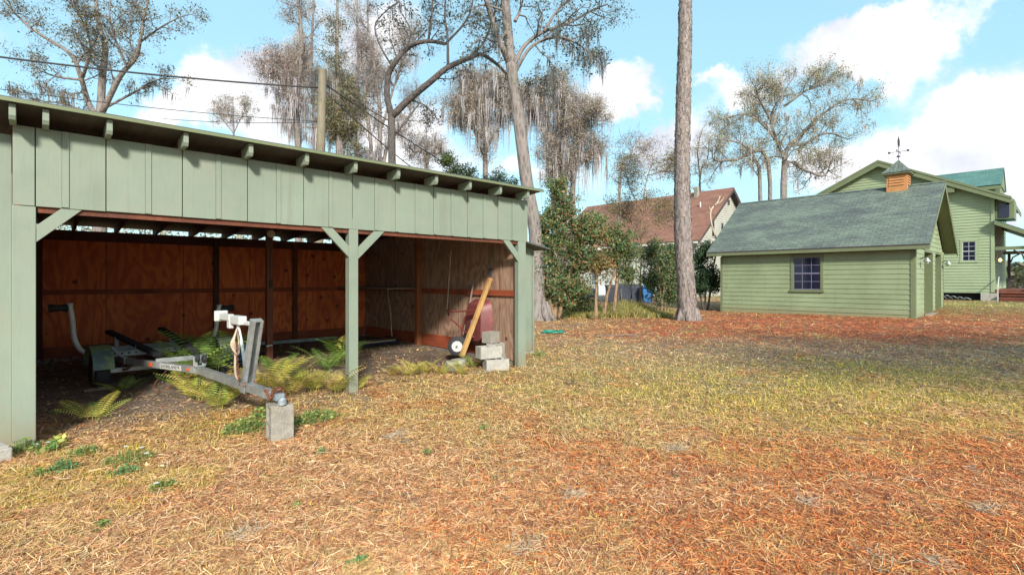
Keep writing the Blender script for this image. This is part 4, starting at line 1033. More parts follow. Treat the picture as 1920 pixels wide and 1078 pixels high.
def tree_pine():
    d = 19; T = Tree(21); b = PW(1290, 600, d); b.z = ground_at(b)-.05
    S = thing('tall_pine', 'tall straight pine trunk with scaly bark standing alone left of the garage', 'tree', b)
    path = [(1290, 601), (1289, 585), (1287, 540), (1281, 450), (1279, 330), (1281, 200), (1284, 90), (1285, 0), (1287, -120), (1288, -260)]
    P = smooth_pts([PW(x, y, d) for x, y in path], 5); P[0].z = b.z
    n = len(P); rr = np.interp(np.linspace(0, 1, n), [0, .05, .15, .4, .8, 1], [.44, .375, .335, .29, .22, .18])
    r = random.Random(2)
    rr = [q*r.uniform(.975, 1.025) for q in rr]
    T.mb.tube(P, rr, 18)
    for k in range(7):
        a = k*.9+.1; q = Vector((math.cos(a), math.sin(a), 0))
        T.mb.tube([b+q*.28+Vector((0, 0, .5)), b+q*.36+Vector((0, 0, .2)), b+q*.52+Vector((0, 0, -.05))], [.1, .12, .07], 7)
    Th = Tree(22); Th.mb = T.mb
    top = P[-1]
    for k in range(16):
        a = k*2.4; z = top.z-3.0+k*.22; p = Vector((top.x, top.y, z)); q = Vector((math.cos(a), math.sin(a), .35))
        c = Th.wander(p, q, 2.6, 4, .15, .02); Th.mb.tube(c, [.06, .05, .04, .03, .015], 5, cap=False)
        Th.kids(c, [.05]*5, 1, 6, 1.0, .4, .2, .05, 45)
    T.mb.build('trunk', M['bark_pine'], S, smooth=True)
    fl = np.array([tuple(p) for p in P[10:]]); 
    leafcloud('crown', Th.segs, 10, .22, .12, [(.05, .09, .03), (.07, .11, .04), (.04, .07, .03)], S, 12, aspect=.08)
    # loose curled bark flakes low on the trunk surface give the broken outline
    rg = np.random.default_rng(5); m = 2600; t = rg.uniform(0, .9, m)*(n-1); j = t.astype(int); f = (t-j)[:, None]
    PA = np.array([tuple(p) for p in P]); c = PA[j]*(1-f)+PA[j+1]*f; rad = np.array(rr)[j]
    a = rg.uniform(0, 6.283, m); N_ = np.stack([np.cos(a), np.sin(a), 0*a], -1); Tn = np.stack([-np.sin(a), np.cos(a), 0*a], -1); U = np.array([0, 0, 1.])
    c = c+N_*(rad*.985)[:, None]; w = rg.uniform(.018, .045, m)[:, None]; h = rg.uniform(.03, .09, m)[:, None]; o = rg.uniform(.006, .03, m)[:, None]
    V = np.stack([c-Tn*w-U*h+N_*o*.4, c+Tn*w-U*h*.8+N_*o, c+Tn*w*.8+U*h+N_*o*.5, c-Tn*w*.9+U*h*.9+N_*o], 1).reshape(-1, 3); bq = np.arange(m)*4
    colr = np.array([(.22, .18, .165), (.30, .25, .235), (.15, .12, .11), (.26, .235, .235)])[rg.integers(0, 4, m)]
    npmesh('bark_flakes', V, np.stack([bq, bq+1, bq+2, bq+3], -1), M['litter'], S, colr)
tree_pine()

def cypress(name, label, stems, d, seed, pal, sprd=1.6, n=16, moss=200, ml=(1, 4), mw=.035, leafn=2.2, ls=.09, barkm='bark_grey', mpal=MOSS, mossz=99, up=.12, group=None, r0=.28, t0=.25, lv=2):
    T = Tree(seed); r = random.Random(seed+1); b = PW(stems[0][0][0], 585, d); b.z = 0
    S = thing(name, label, 'tree', b, group=group)
    for si, st in enumerate(stems):
        pts = px_pts(st, d, r, .5); q = pts[0].copy(); q.z = -.05
        gr = st[0][1] > 295 and (si == 0 or name != 'young_sparse_tree')
        if gr: pts = [q]+pts
        T.limb(pts, r0*(1 if (si == 0 or gr) else .5), min(.05, r0*.25), 7, levels=lv, n=n, L=sprd, t0=t0, wig=.25, up=up, spread=60)
    T.wood(S, M[barkm])
    leafcloud('crown', T.segs, leafn*1.35, .24, ls*.82, pal, S, seed+2)
    if d > 30: twigcloud(T.segs, 1.9, .3, .34, S, seed+5, ((.26, .21, .19), (.20, .17, .15), (.33, .28, .24)), asp=.028)
    else: twigcloud(T.segs, 3, .15, .2, S, seed+5, asp=.02)
    if moss: mosscloud([p for p in T.segs if p.z < mossz+r.gauss(0, 1.3)], int(moss*.62), ml, mw, mpal, S, seed+3, 11, .11)
    return S
GREYPINK = [(.34, .27, .26), (.40, .29, .24), (.26, .22, .23), (.40, .31, .22)]
OCHRE = [(.38, .34, .24), (.44, .37, .24), (.34, .31, .26), (.48, .38, .22), (.30, .29, .22)]
cypress('mossy_cypress', 'tall cypress with reddish twigs and long grey moss left of the utility pole', [[(560, 300), (556, 200), (566, 100), (560, 0), (556, -90)], [(556, 220), (530, 160), (515, 120)]], 38, 31, GREYPINK+[(.36, .17, .09)], 2.5, 24, 260, (.6, 3.2), .028, 2.8, .075, mossz=13.5)
cypress('vine_clad_cypress', 'slender cypress wrapped in green and yellow vine right behind the utility pole', [[(636, 300), (634, 180), (632, 80), (634, -90)], [(634, 290), (655, 240), (660, 180)], [(640, 300), (625, 230), (615, 195)]], 34, 33, [(.10, .13, .04), (.17, .15, .05), (.08, .10, .05), (.24, .19, .06)], 1.4, 22, 60, (.6, 2), .025, 5.0, .085, t0=.1)
cypress('twiggy_cypress', 'pinkish bare-twigged cypress with two pale trunks between utility pole and forked dark tree', [[(712, 310), (712, 200), (700, 110), (690, 50), (690, -50)], [(697, 310), (690, 220), (680, 130), (676, 80)], [(716, 240), (740, 160), (760, 100), (775, 60)], [(720, 300), (760, 230), (790, 190)]], 40, 35, GREYPINK+[(.26, .20, .20)], 2.3, 20, 200, (.5, 2.8), .028, 2.2, .07, barkm='bark_grey', mossz=11, r0=.2)
cypress('hung_moss_cypress', 'round-topped cypress heavy with hanging moss left of the big mossy tree', [[(910, 330), (908, 260), (905, 200), (912, 160)], [(906, 290), (885, 230), (880, 190)], [(912, 280), (940, 220), (950, 180)], [(905, 260), (872, 225), (862, 200)], [(909, 230), (930, 180), (935, 155)], [(905, 215), (890, 180), (885, 160)]], 42, 37, OCHRE+GREYPINK, 2.4, 20, 300, (.6, 4.4), .03, 3.3, .08, r0=.28)
cypress('hung_moss_cypress', 'broad cypress heavy with hanging moss right of the big mossy tree', [[(1040, 360), (1038, 280), (1025, 215), (1015, 170)], [(1040, 300), (1065, 240), (1075, 200)], [(1042, 330), (1085, 280), (1100, 240)], [(1058, 380), (1062, 300), (1045, 240)], [(1045, 290), (1090, 225), (1108, 205)], [(1035, 280), (1005, 220), (990, 180)], [(1048, 260), (1058, 200), (1050, 160)], [(1075, 320), (1105, 300), (1112, 280)]], 42, 39, OCHRE+GREYPINK, 2.4, 20, 400, (.6, 4.8), .03, 3.3, .08, r0=.28)
cypress('small_cypress', 'small distant rusty twigged tree alone above the middle of the shed roof', [[(438, 260), (438, 220), (436, 185)], [(438, 250), (455, 215), (465, 195)], [(438, 250), (415, 220), (408, 200)]], 60, 41, GREYPINK+OCHRE, 2.0, 11, 40, (.6, 1.8), .04, 3, .10, r0=.12)
cypress('spreading_oak', 'wide spreading oak with thin olive foliage and moss behind the garage', [
  [(1472, 340), (1471, 300), (1455, 260), (1445, 220), (1465, 180), (1495, 135)], [(1471, 307), (1498, 258), (1543, 214), (1587, 187), (1640, 190)], [(1470, 300), (1510, 270), (1550, 250), (1590, 262)],
  [(1425, 340), (1415, 300), (1390, 270), (1352, 262)], [(1455, 265), (1436, 240), (1400, 215), (1351, 225)], [(1448, 230), (1425, 190), (1420, 170), (1440, 150)], [(1470, 200), (1520, 165), (1560, 150)], [(1472, 320), (1510, 320), (1545, 330), (1560, 300)], [(1440, 300), (1380, 300), (1340, 300), (1335, 275)]],
  58, 43, [(.34, .33, .15), (.44, .38, .18), (.28, .28, .15), (.50, .40, .20), (.36, .34, .24)], 3.6, 18, 230, (.5, 2.8), .045, 2.8, .11, r0=.27, up=.04)
cypress('bare_tree', 'pale bare distant tree just right of the tall pine trunk', [[(1313, 400), (1312, 330), (1308, 280), (1318, 240)], [(1312, 340), (1326, 300), (1330, 262)]], 62, 47, [(.3, .24, .18)], 1.8, 12, 0, leafn=.4, ls=.08, r0=.14)
cypress('young_sparse_tree', 'thin young tree with sparse yellow-green leaves in front of the rust-brown roof', [[(1200, 560), (1202, 480), (1204, 400), (1212, 340), (1228, 290)], [(1203, 430), (1235, 405), (1268, 385)], [(1204, 400), (1180, 350), (1170, 310)], [(1202, 450), (1180, 410), (1160, 385)], [(1213, 330), (1245, 320), (1262, 305)]], 24, 49, [(.15, .18, .05), (.28, .24, .06), (.20, .18, .06), (.11, .13, .06), (.36, .22, .06)], 1.15, 13, 0, leafn=2.6, ls=.055, r0=.05, up=.08, barkm='bark_warm')
cypress('sapling', 'leafless thin twiggy sapling left of the tall pine trunk against the sky', [[(1160, 350), (1165, 310), (1185, 285), (1180, 262)], [(1165, 320), (1200, 290), (1215, 280)]], 34, 51, [(.10, .12, .08)], 1.3, 11, 0, leafn=1.0, ls=.06, r0=.06, up=.08)

def shrub(name, label, stems, d, seed, crown, pal, n=420, ls=.06, barkm='bark_warm', sprd=.9, r0=.08, cat='tree'):
    """stems drawn from the ground; crown = list of (px, py, rx, ry) clumps filled with leafy shoots"""
    T = Tree(seed); r = random.Random(seed); b = PW(stems[0][0][0], stems[0][0][1], d); b.z = ground_at(b)
    S = thing(name, label, cat, b)
    for st in stems:
        P = px_pts(st, d, r, .25); P[0].z = ground_at(P[0])-.04
        T.limb(P, r0, .02, 7, levels=2, n=8, L=sprd, t0=.5, wig=.3, up=.06, spread=55)
    pts = list(T.segs)
    for cx, cy, rx, ry in crown:
        c = PW(cx, cy, d); RX = rx/960*d; RZ = ry/960*d
        for k in range(int(26*max(1, RX*RZ*2))):
            v = Vector((r.gauss(0, 1), r.gauss(0, 1), r.gauss(0, 1))); v = v.normalized()*r.uniform(.35, 1)**.6
            p = c+Vector((v.x*RX, v.y*RX, v.z*RZ)); dn = (p-c+Vector((0, 0, .2))).normalized()
            tw = T.wander(p-dn*.35, dn, .5, 3, .35, .05); T.mb.tube(tw, [.012, .01, .008, .004], 3, cap=False); pts += tw*3
    T.wood(S, M[barkm])
    leafcloud('crown', pts, n/100, .10, ls, pal, S, seed+1, aspect=.42)
    return S
CAM = [(.09, .17, .06), (.14, .22, .07), (.06, .12, .05), (.20, .24, .08), (.28, .18, .08), (.11, .18, .09), (.08, .15, .06)]
shrub('leafy_shrub_tree', 'bushy dark green small tree with rusty leaves and forked stem beside the shed', [[(1040, 603), (1042, 570), (1046, 545), (1036, 500), (1040, 440)], [(1046, 548), (1065, 520), (1080, 480), (1085, 430)], [(1040, 603), (1030, 560), (1022, 500)]], 19.2, 61,
      [(1050, 420, 42, 38), (1080, 460, 36, 34), (1035, 480, 30, 40), (1060, 390, 30, 30), (1045, 350, 16, 26), (1100, 425, 34, 34), (1065, 520, 26, 22), (1090, 490, 30, 26), (1025, 430, 18, 40), (1030, 540, 18, 30), (1060, 560, 22, 20), (1085, 540, 20, 22)], CAM+[(.34, .16, .08), (.10, .15, .05)], 560, .06)
shrub('leafy_shrub_tree', 'small tree with straight bare stem and orange-tinged leaves left of the leaning pale stem', [[(1118, 603), (1117, 560), (1118, 520), (1115, 470)]], 19.5, 63,
      [(1115, 450, 30, 34), (1130, 490, 26, 24), (1105, 490, 18, 24)], [(.09, .12, .04), (.20, .17, .05), (.42, .24, .09), (.06, .08, .03), (.30, .16, .06)], 360, .06)
shrub('leafy_shrub_tree', 'small tree on a leaning pale stem in front of the dark trash bins', [[(1132, 585), (1138, 555), (1148, 520), (1155, 480)], [(1150, 515), (1160, 490), (1165, 450)]], 20.5, 65,
      [(1160, 450, 34, 32), (1150, 480, 28, 24), (1180, 470, 26, 30), (1140, 440, 24, 26), (1120, 420, 22, 20), (1175, 510, 18, 18)], CAM+[(.17, .16, .05)], 380, .06)
shrub('multi_stem_shrub', 'dense green shrub with many brown stems immediately left of the tall pine trunk', [[(1240, 585), (1243, 550), (1252, 510)], [(1246, 585), (1252, 550), (1262, 500)], [(1236, 585), (1230, 560), (1222, 520)], [(1250, 585), (1258, 560), (1270, 520)], [(1242, 585), (1238, 550), (1236, 500)]], 22, 67,
      [(1240, 490, 34, 30), (1222, 525, 20, 20), (1255, 520, 20, 26), (1225, 470, 28, 24), (1262, 480, 20, 30), (1245, 545, 20, 22), (1262, 548, 14, 20)], CAM+[(.06, .12, .07)], 560, .058, r0=.05)
shrub('dark_shrub', 'dark glossy shrub squeezed between tall pine trunk and garage corner', [[(1322, 575), (1322, 550), (1318, 520)], [(1326, 575), (1332, 550), (1336, 520)], [(1320, 575), (1312, 550), (1308, 520)]], 26.5, 69,
      [(1322, 510, 22, 26), (1335, 530, 14, 24), (1312, 480, 16, 22), (1328, 470, 14, 18), (1312, 535, 12, 20)], [(.03, .07, .03), (.05, .09, .03), (.02, .05, .025)], 480, .07, barkm='bark_dark', r0=.06)
shrub('low_bush', 'low dark green bush at the foot of the small trees left of the bins', [[(1085, 590), (1080, 560)], [(1090, 590), (1098, 560)], [(1078, 590), (1062, 560)]], 21.5, 71,
      [(1080, 568, 26, 18), (1100, 575, 18, 12), (1058, 565, 16, 22)], [(.05, .09, .03), (.08, .12, .04), (.14, .15, .05)], 400, .05, r0=.03)
cypress('mossy_cypress', 'tall thin far cypress with soft grey moss left of the pale-trunked twiggy cypress', [[(668, 320), (668, 200), (672, 100), (668, 0), (670, -80)], [(668, 220), (690, 160), (694, 120)], [(668, 240), (648, 190), (644, 150)]], 47, 151, GREYPINK+[(.30, .28, .18)], 2.2, 18, 160, (.5, 2.4), .03, 2.6, .085, r0=.22)
cypress('mossy_cypress', 'tall far cypress with grey moss right behind the top of the utility pole', [[(590, 320), (588, 200), (584, 100), (588, 0), (586, -80)], [(588, 240), (606, 190), (612, 150)], [(588, 200), (570, 150), (560, 110)]], 46, 153, OCHRE, 2.3, 18, 200, (.6, 3.0), .03, 2.6, .085, r0=.22)
cypress('low_cypress', 'low mossy tree crown just above the eave between forked dark tree and evergreen', [[(800, 330), (800, 290), (795, 265)], [(800, 310), (775, 285), (765, 270)], [(800, 310), (822, 288), (828, 272)]], 44, 155, GREYPINK+OCHRE, 1.7, 12, 50, (.4, 1.6), .03, 2.4, .08, r0=.15)
def evergreen():
    r = random.Random(77); d = 27
    for i, (label, cl) in enumerate((('bright yellow-green evergreen crown peeping over the right part of the shed roof', [(850, 315, 26, 24), (880, 330, 24, 20), (835, 300, 14, 18)]), ('darker evergreen crown at the right end of the shed eave beneath the hanging moss', [(935, 335, 24, 22), (915, 345, 20, 16), (960, 350, 18, 18)]))):
        shrub('evergreen_tree', label, [[(cl[0][0], 584), (cl[0][0]+4, 460), (cl[0][0], 350)]], d+i*2, 80+i, cl, [(.09, .14, .04), (.14, .18, .05), (.05, .09, .03)] if i == 0 else [(.05, .09, .04), (.08, .12, .05)], 380, .06, barkm='bark_dark', r0=.14)
evergreen()
# dead snag near the shrub by the garage
def snag():
    d = 28; r = random.Random(4); b = PW(1328, 572, d); b.z = ground_at(b)
    S = thing('dead_snag', 'pale curved dead stem with broken top in front of the white gable', 'dead tree', b)
    T = Tree(5); P = smooth_pts([b, PW(1334, 520, d), PW(1344, 460, d), PW(1334, 420, d-.1), (PW(1333, 395, d)), PW(1345, 380, d+.2), PW(1350, 368, d+.2)], 4)
    T.mb.tube(P, [.055-.02*i/len(P) for i in range(len(P))], 8)
    T.mb.tube([PW(1340, 385, d), PW(1352, 378, d+.1), PW(1358, 370, d+.1)], [.035, .03, .012], 6)
    T.mb.tube([PW(1334, 400, d), PW(1330, 388, d-.1)], [.04, .015], 6)
    T.wood(S, M['white_wood'], 'trunk')
snag()
# the tree off to the right behind the viewer whose shade crosses the yard
def shade_tree(x, y, seed, h=9, label=''):
    T = Tree(seed); S = thing('yard_tree', label, 'tree', (x, y, 0))
    T.mb.tube([(x, y, -.1), (x+.1, y, h*.4), (x, y+.1, h*.62)], [.3, .24, .2], 9)
    for k in range(9):
        a = k*.75; q = Vector((math.cos(a), math.sin(a), .7))
        c = T.wander((x, y+.1, h*.5+k*.12), q, h*.45, 5, .15, .05); T.mb.tube(c, [.13, .11, .09, .07, .05, .03], 6)
        T.kids(c, [.08]*6, 2, 7, h*.2, .3, .25, .04, 55)
    T.wood(S, M['bark_grey'])
    leafcloud('crown', T.segs, 7, .3, .13, [(.06, .09, .03), (.09, .12, .04)], S, seed)
shade_tree(6.0, -10.8, 91, 10, 'broad leafy tree standing out of frame on the right side of the yard')
shade_tree(10.5, -13.0, 93, 10, 'broad leafy tree standing out of frame behind the viewer')

# far-off wood along the horizon
def far_wood():
    r = np.random.default_rng(3); n = 90000
    th = r.uniform(-.75, 2.6, n); R = r.uniform(85, 120, n)
    hmax = 3.2+1.2*np.sin(th*23)+.9*np.sin(th*57+1)+.6*np.sin(th*131)
    z = r.uniform(0, 1, n)**.8*np.maximum(hmax, 1.0)
    c = np.stack([R*np.cos(th), R*np.sin(th), z], -1)
    D = r.normal(0, 1, (n, 3)); D /= np.linalg.norm(D, axis=1, keepdims=True); S = np.cross(D, r.normal(0, 1, (n, 3))); S /= np.linalg.norm(S, axis=1, keepdims=True)
    l = r.uniform(.2, .55, n)[:, None]
    V = np.stack([c-D*l, c+S*l*.6, c+D*l, c-S*l*.6], 1).reshape(-1, 3); b = np.arange(n)*4
    pal = np.array([(.07, .10, .04), (.12, .14, .06), (.18, .16, .08), (.05, .07, .04), (.22, .19, .13)])
    o = npmesh('far_woodland', V, np.stack([b, b+1, b+2, b+3], -1), M['leaf'], None, pal[r.integers(0, 5, n)])
    tag(o, 'low band of distant woodland along the horizon', 'woodland', kind='stuff')
far_wood()
def understory():
    r = np.random.default_rng(31); n = 26000
    px = r.uniform(-200, 820, n); d = r.uniform(42, 62, n); u = (px-960)/960
    x = d*(CF+u*SF); y = d*(SF-u*CF); z = r.uniform(0, 1, n)*(8.2+1.5*vnoise(x, y, 4, 2))
    keep = vnoise(x, z*2, 2.2, 3)+.5*vnoise(x, z*3, .8, 1) > -.25; x, y, z = x[keep], y[keep], z[keep]; n = len(x)
    c = np.stack([x, y, z], -1); D = r.normal(0, 1, (n, 3)); D /= np.linalg.norm(D, axis=1, keepdims=True); S = np.cross(D, r.normal(0, 1, (n, 3))); S /= np.linalg.norm(S, axis=1, keepdims=True)
    l = r.uniform(.06, .22, n)[:, None]; V = np.stack([c-D*l, c+S*l*.6, c+D*l, c-S*l*.6], 1).reshape(-1, 3); b = np.arange(n)*4
    pal = np.array([(.16, .18, .08), (.30, .28, .24), (.34, .27, .14), (.20, .17, .15), (.40, .38, .36)])
    o = npmesh('wood_edge', V, np.stack([b, b+1, b+2, b+3], -1), M['leaf'], None, pal[r.integers(0, 5, n)])
    tag(o, 'scrubby wood edge seen through the gap under the shed roof', 'woodland', kind='stuff')
understory()
# tall grass behind the pine
def tall_grass():
    r = np.random.default_rng(8); n = 16000
    px = r.uniform(1060, 1262, n); dd = r.uniform(20.2, 25, n)
    hh = (.22+.50*np.exp(-((px-1175)/42)**2)*np.exp(-((dd-22.5)/1.8)**2))*r.uniform(.4, 1.1, n)
    u = (px-960)/960; x = dd*(CF+u*SF); y = dd*(SF-u*CF); z = gh(x, y)
    a = r.uniform(0, 6.283, n); ln = r.normal(0, .28, (n, 2)); S = np.stack([np.cos(a), np.sin(a), 0*a], -1)*.011
    c = np.stack([x, y, z-.01], -1); t1 = c+np.stack([ln[:, 0]*hh*.4, ln[:, 1]*hh*.4, hh*.6], -1); t2 = c+np.stack([ln[:, 0]*hh*1.3, ln[:, 1]*hh*1.3, hh*np.ones(n)], -1)
    V = np.stack([c-S, c+S, t1+S*.8, t1-S*.8, t2+S*.15, t2-S*.15], 1).reshape(-1, 3); b = np.arange(n)*6
    pal = np.array([(.42, .34, .10), (.34, .30, .08), (.22, .24, .06), (.46, .36, .16), (.14, .18, .05)]); col = pal[r.integers(0, 5, n)]*r.uniform(.7, 1.2, (n, 1))
    o = npmesh('tall_grass', V, np.concatenate([np.stack([b, b+1, b+2, b+3], -1), np.stack([b+3, b+2, b+4, b+5], -1)]), M['leaf'], None, np.concatenate([col, col]))
    tag(o, 'tall straw coloured grass in front of the trash bins', 'grass', kind='stuff')
tall_grass()

# ------------------------------------------------------------------ BOAT TRAILER
def text_mesh(name, body, size, mat, parent, loc, rot, ext=.0015):
    cu = bpy.data.curves.new(name+'_curve', 'FONT'); cu.body = body; cu.size = size; cu.extrude = ext; cu.align_x = 'CENTER'; cu.align_y = 'CENTER'
    to = bpy.data.objects.new('tmp', cu); COL.objects.link(to)
    dg = bpy.context.evaluated_depsgraph_get(); me = bpy.data.meshes.new_from_object(to.evaluated_get(dg))
    bpy.data.objects.remove(to); me.name = name
    me.materials.clear(); me.materials.append(mat)
    o = bpy.data.objects.new(name, me); COL.objects.link(o); o.parent = parent; o.location = loc; o.rotation_euler = rot
    return o
def chain(mb, pts, r=.004, link=.022):
    P = smooth_pts(pts, 6); acc = 0; k = 0
    for i in range(len(P)-1):
        d = P[i+1]-P[i]; L = d.length; u = d.normalized() if L > 0 else Vector((0, 0, -1)); t = 0
        while acc+L-t >= link:
            t += link-acc; acc = 0; c = P[i]+u*t; s = u.orthogonal().normalized()
            if k % 2: s = u.cross(s)
            ring = [c+u*math.cos(a)*link*.75+s*math.sin(a)*link*.42 for a in [j*math.pi/3 for j in range(7)]]
            mb.tube(ring, r, 4, cap=False); k += 1
        acc += L-t
    return mb
def build_trailer():
    gz = .045
    T = thing('boat_trailer', 'galvanised boat trailer with tongue propped on a block, parked inside the shed', 'trailer', (1.38, 8.85, gz), math.pi+.08)
    L = lambda s, t, z: Vector((-t, s, z-gz))
    B = lambda nm, mb, mt, par=T, **k: mb.build(nm, M[mt], par, local=True, **k)
    # tongue and swept side rails
    def rail(pts, w, h, nm, mt='galv'):
        m = MB()
        for a, b in zip(pts[:-1], pts[1:]): m.beam(a, b, w, h)
        return B(nm, m, mt, bevel=.004)
    rail([L(1.35, 0, .38), L(3.72, 0, .395)], .076, .085, 'tongue')
    lr = rail([L(1.50, -.03, .385), L(.15, -.47, .40)], .055, .085, 'side_rail'); rail([L(.13, -.475, .40), L(-1.25, -.52, .40)], .055, .085, 'side_rail')
    rail([L(1.50, .03, .385), L(.15, .47, .40)], .055, .085, 'side_rail'); rail([L(.13, .475, .40), L(-1.25, .52, .40)], .055, .085, 'side_rail')
    # cross members
    cm = MB().beam(L(-.15, -.62, .475), L(-.15, .62, .475), .06, .075); c_ = B('cross_member', cm, 'galv_dk', bevel=.003)
    h = MB()
    for k in range(15): h.box(L(-.116, -.56+k*.08, .48), (.022, .006, .022))
    B('bolt_holes', h, 'black', c_)
    B('cross_member', MB().beam(L(-1.15, -.56, .44), L(-1.15, .56, .44), .05, .075), 'galv_dk', bevel=.003)
    B('cross_member', MB().beam(L(.75, -.28, .44), L(.75, .28, .44), .05, .06), 'galv', bevel=.003)
    B('axle', MB().beam(L(0, -.64, .27), L(0, .64, .27), .055, .06), 'galv', bevel=.004)
    for t in (-.48, .48):
        sp = MB(); P = smooth_pts([L(.36, t, .34), L(.0, t, .28), L(-.36, t, .34)], 6)
        for k in range(3):
            q = [p+Vector((0, 0, -.009*k)) for p in P[k*2:len(P)-k*2]]
            for a, b in zip(q[:-1], q[1:]): sp.beam(a, b, .045, .008)
        B('leaf_spring', sp, 'rust')
    # wheels
    for t in (-.75, .75):
        sg = 1 if t > 0 else -1
        w = MB().lathe(L(0, t, .285), (1, 0, 0), [(.14, -.06), (.20, -.075), (.255, -.078), (.280, -.06), (.286, -.03), (.286, .03), (.280, .06), (.255, .078), (.20, .075), (.14, .06)], 32)
        for k in range(32):
            a = k*2*math.pi/32
            for s_ in (-1, 1): w.box(L(0, t, .285)+Vector((s_*.035, math.cos(a+s_*.05)*.286, math.sin(a+s_*.05)*.286)), (.05, .03, .014), mat=Matrix.Rotation(a-math.pi/2, 3, 'X'))
        wo = B('wheel', w, 'black', smooth='auto')
        B('rim', MB().lathe(L(0, t, .285), (1, 0, 0), [(.145, -.055), (.13, -.045), (.11, -.01), (.06, 0), (.05, -.03), (0, -.035), (0, .03), (.11, .02), (.145, .055)], 24), 'galv_dk', wo, smooth='auto')
        # fender: arched sheet with side lip
        f = MB(); prof = []; n = 12
        for k in range(n+1):
            a = math.radians(8+(172-8)*k/n); prof.append((math.cos(a)*.37, .285+max(math.sin(a)*.33, .03)+.015))
        f_in = [(x*.985, z-.008) for x, z in prof]
        for k in range(n):
            a, b, c, d = prof[k], prof[k+1], f_in[k+1], f_in[k]
            f.add([L(a[0], t-.108, a[1]), L(b[0], t-.108, b[1]), L(b[0], t+.108, b[1]), L(a[0], t+.108, a[1]),
                   L(d[0], t-.108, d[1]), L(c[0], t-.108, c[1]), L(c[0], t+.108, c[1]), L(d[0], t+.108, d[1])],
                  [(0,1,2,3),(7,6,5,4),(0,4,5,1),(3,2,6,7),(0,3,7,4),(1,5,6,2)])
        lipt = t-.108 if t < 0 else t+.108
        for k in range(n):
            a, b = prof[k], prof[k+1]
            f.add([L(a[0], lipt, a[1]), L(b[0], lipt, b[1]), L(b[0], lipt, b[1]-.05), L(a[0], lipt, a[1]-.05), L(a[0], lipt+sg*.006, a[1]), L(b[0], lipt+sg*.006, b[1]), L(b[0], lipt+sg*.006, b[1]-.05), L(a[0], lipt+sg*.006, a[1]-.05)],
                  [(0,1,2,3),(7,6,5,4),(0,4,5,1),(2,6,7,3)])
        B('fender', f, 'fender_g' if t < 0 else 'fender_w', smooth='auto')
        B('fender_bracket', MB().beam(L(0, t-sg*.13, .60), L(0, t-sg*.26, .42), .05, .01), 'galv_dk')
    bo_ = MB()
    for s_, t_ in ((.22, -.43), (.22, .43), (1.45, -.06), (1.45, .06), (3.0, .045), (3.12, .045), (3.0, -.045), (3.12, -.045), (3.68, -.045), (3.78, -.045)):
        bo_.cyl(L(s_, t_-.012 if t_ < 0 else t_+.012, .41), L(s_, t_, .41), .013, 6); bo_.cyl(L(s_, t_, .435), L(s_, t_, .455), .011, 6)
    B('bolts', bo_, 'rust')
    for t in (-.60, .60): B('tail_light', MB().box(L(-1.22, t, .46), (.10, .05, .08)), 'red_tray', bevel=.006)
    # bunks
    for t0, t1 in ((-.36, -.22), (.36, .22)):
        bk = MB().beam(L(-1.75, t0, .66), L(.62, t1, .50), .10, .055); B('bunk', bk, 'carpet', bevel=.012)
        B('bunk_bracket', MB().beam(L(-.15, (t0+t1)/2, .50), L(-.15, (t0+t1)/2, .57), .06, .02), 'galv_dk')
        B('bunk_bracket', MB().beam(L(-1.15, t0, .46), L(-1.15, t0, .62), .05, .02), 'galv_dk')
    # guide posts
    for t, tilt in ((-.88, -.05), (.99, .05)):
        sg = 1 if t > 0 else -1; zt_ = 1.13 if t < 0 else 1.04
        gp = MB().tube(smooth_pts([L(-1.0, t-sg*.34, .40), L(-1.0, t-sg*.20, .41), L(-1.0, t-sg*.07, .48), L(-1.0, t, .66), L(-1.0, t+tilt*.4, .9), L(-1.0, t+tilt, zt_)], 5), .034, 12)
        g = B('guide_post', gp, 'pvc', smooth='auto')
        B('post_cap', MB().cyl(L(-1.0, t+tilt, zt_), L(-1.0, t+tilt, zt_+.035), .042, 14), 'white', g, smooth='auto')
        B('guide_roller', MB().lathe(L(-1.0, t+tilt+sg*.02, zt_-.03), (-sg, 0, 0), [(0, 0), (.05, .0), (.058, .03), (.045, .07), (.045, .13), (.06, .17), (.055, .21), (0, .215)], 16), 'black', g, smooth='auto')
    # reflectors, side sign
    d = (L(.15, -.47, .40)-L(1.50, -.03, .385)).normalized(); nrm = Vector((d.y, -d.x, 0)).normalized()
    if nrm.x < 0: nrm = -nrm
    def onrail(f): return L(1.50, -.03, .385).lerp(L(.15, -.47, .40), f)+nrm*.0285
    rot = Matrix((d, nrm, Vector((0, 0, 1)))).transposed()
    for f in (.60, .07):
        B('reflector', MB().box(onrail(f)+nrm*.008, (.055 if f > .3 else .035, .016, .05 if f > .3 else .03), mat=rot), 'orange', lr, bevel=.004)
    B('side_sign', MB().box(onrail(.32)+nrm*.002, (.42, .004, .062), mat=rot), 'white', lr)
    ang = math.atan2(-d.y, -d.x)
    text_mesh('side_lettering', "SHORELAND'R", .058, M['black'], lr, onrail(.32)+nrm*.005, (math.pi/2, 0, ang))
    # winch stand (galvanised channel leaning forward)
    b0 = L(3.05, 0, .35); b1 = L(3.31, 0, 1.09); u = (b1-b0).normalized(); fw = -Vector((1, 0, 0)).cross(u)
    R = Matrix((Vector((1, 0, 0)), fw, u)).transposed(); mid = (b0+b1)/2; hl = (b1-b0).length
    ws = MB().box(mid+Vector((-.052, 0, 0)), (.006, .075, hl), mat=R).box(mid+Vector((.052, 0, 0)), (.006, .075, hl), mat=R).box(mid-fw*.034, (.098, .006, hl), mat=R)
    ws.box(mid+Vector((-.036, 0, 0))+fw*.0372, (.028, .005, hl), mat=R).box(mid+Vector((.036, 0, 0))+fw*.0372, (.028, .005, hl), mat=R).box(b1+u*.003, (.11, .08, .006), mat=R)
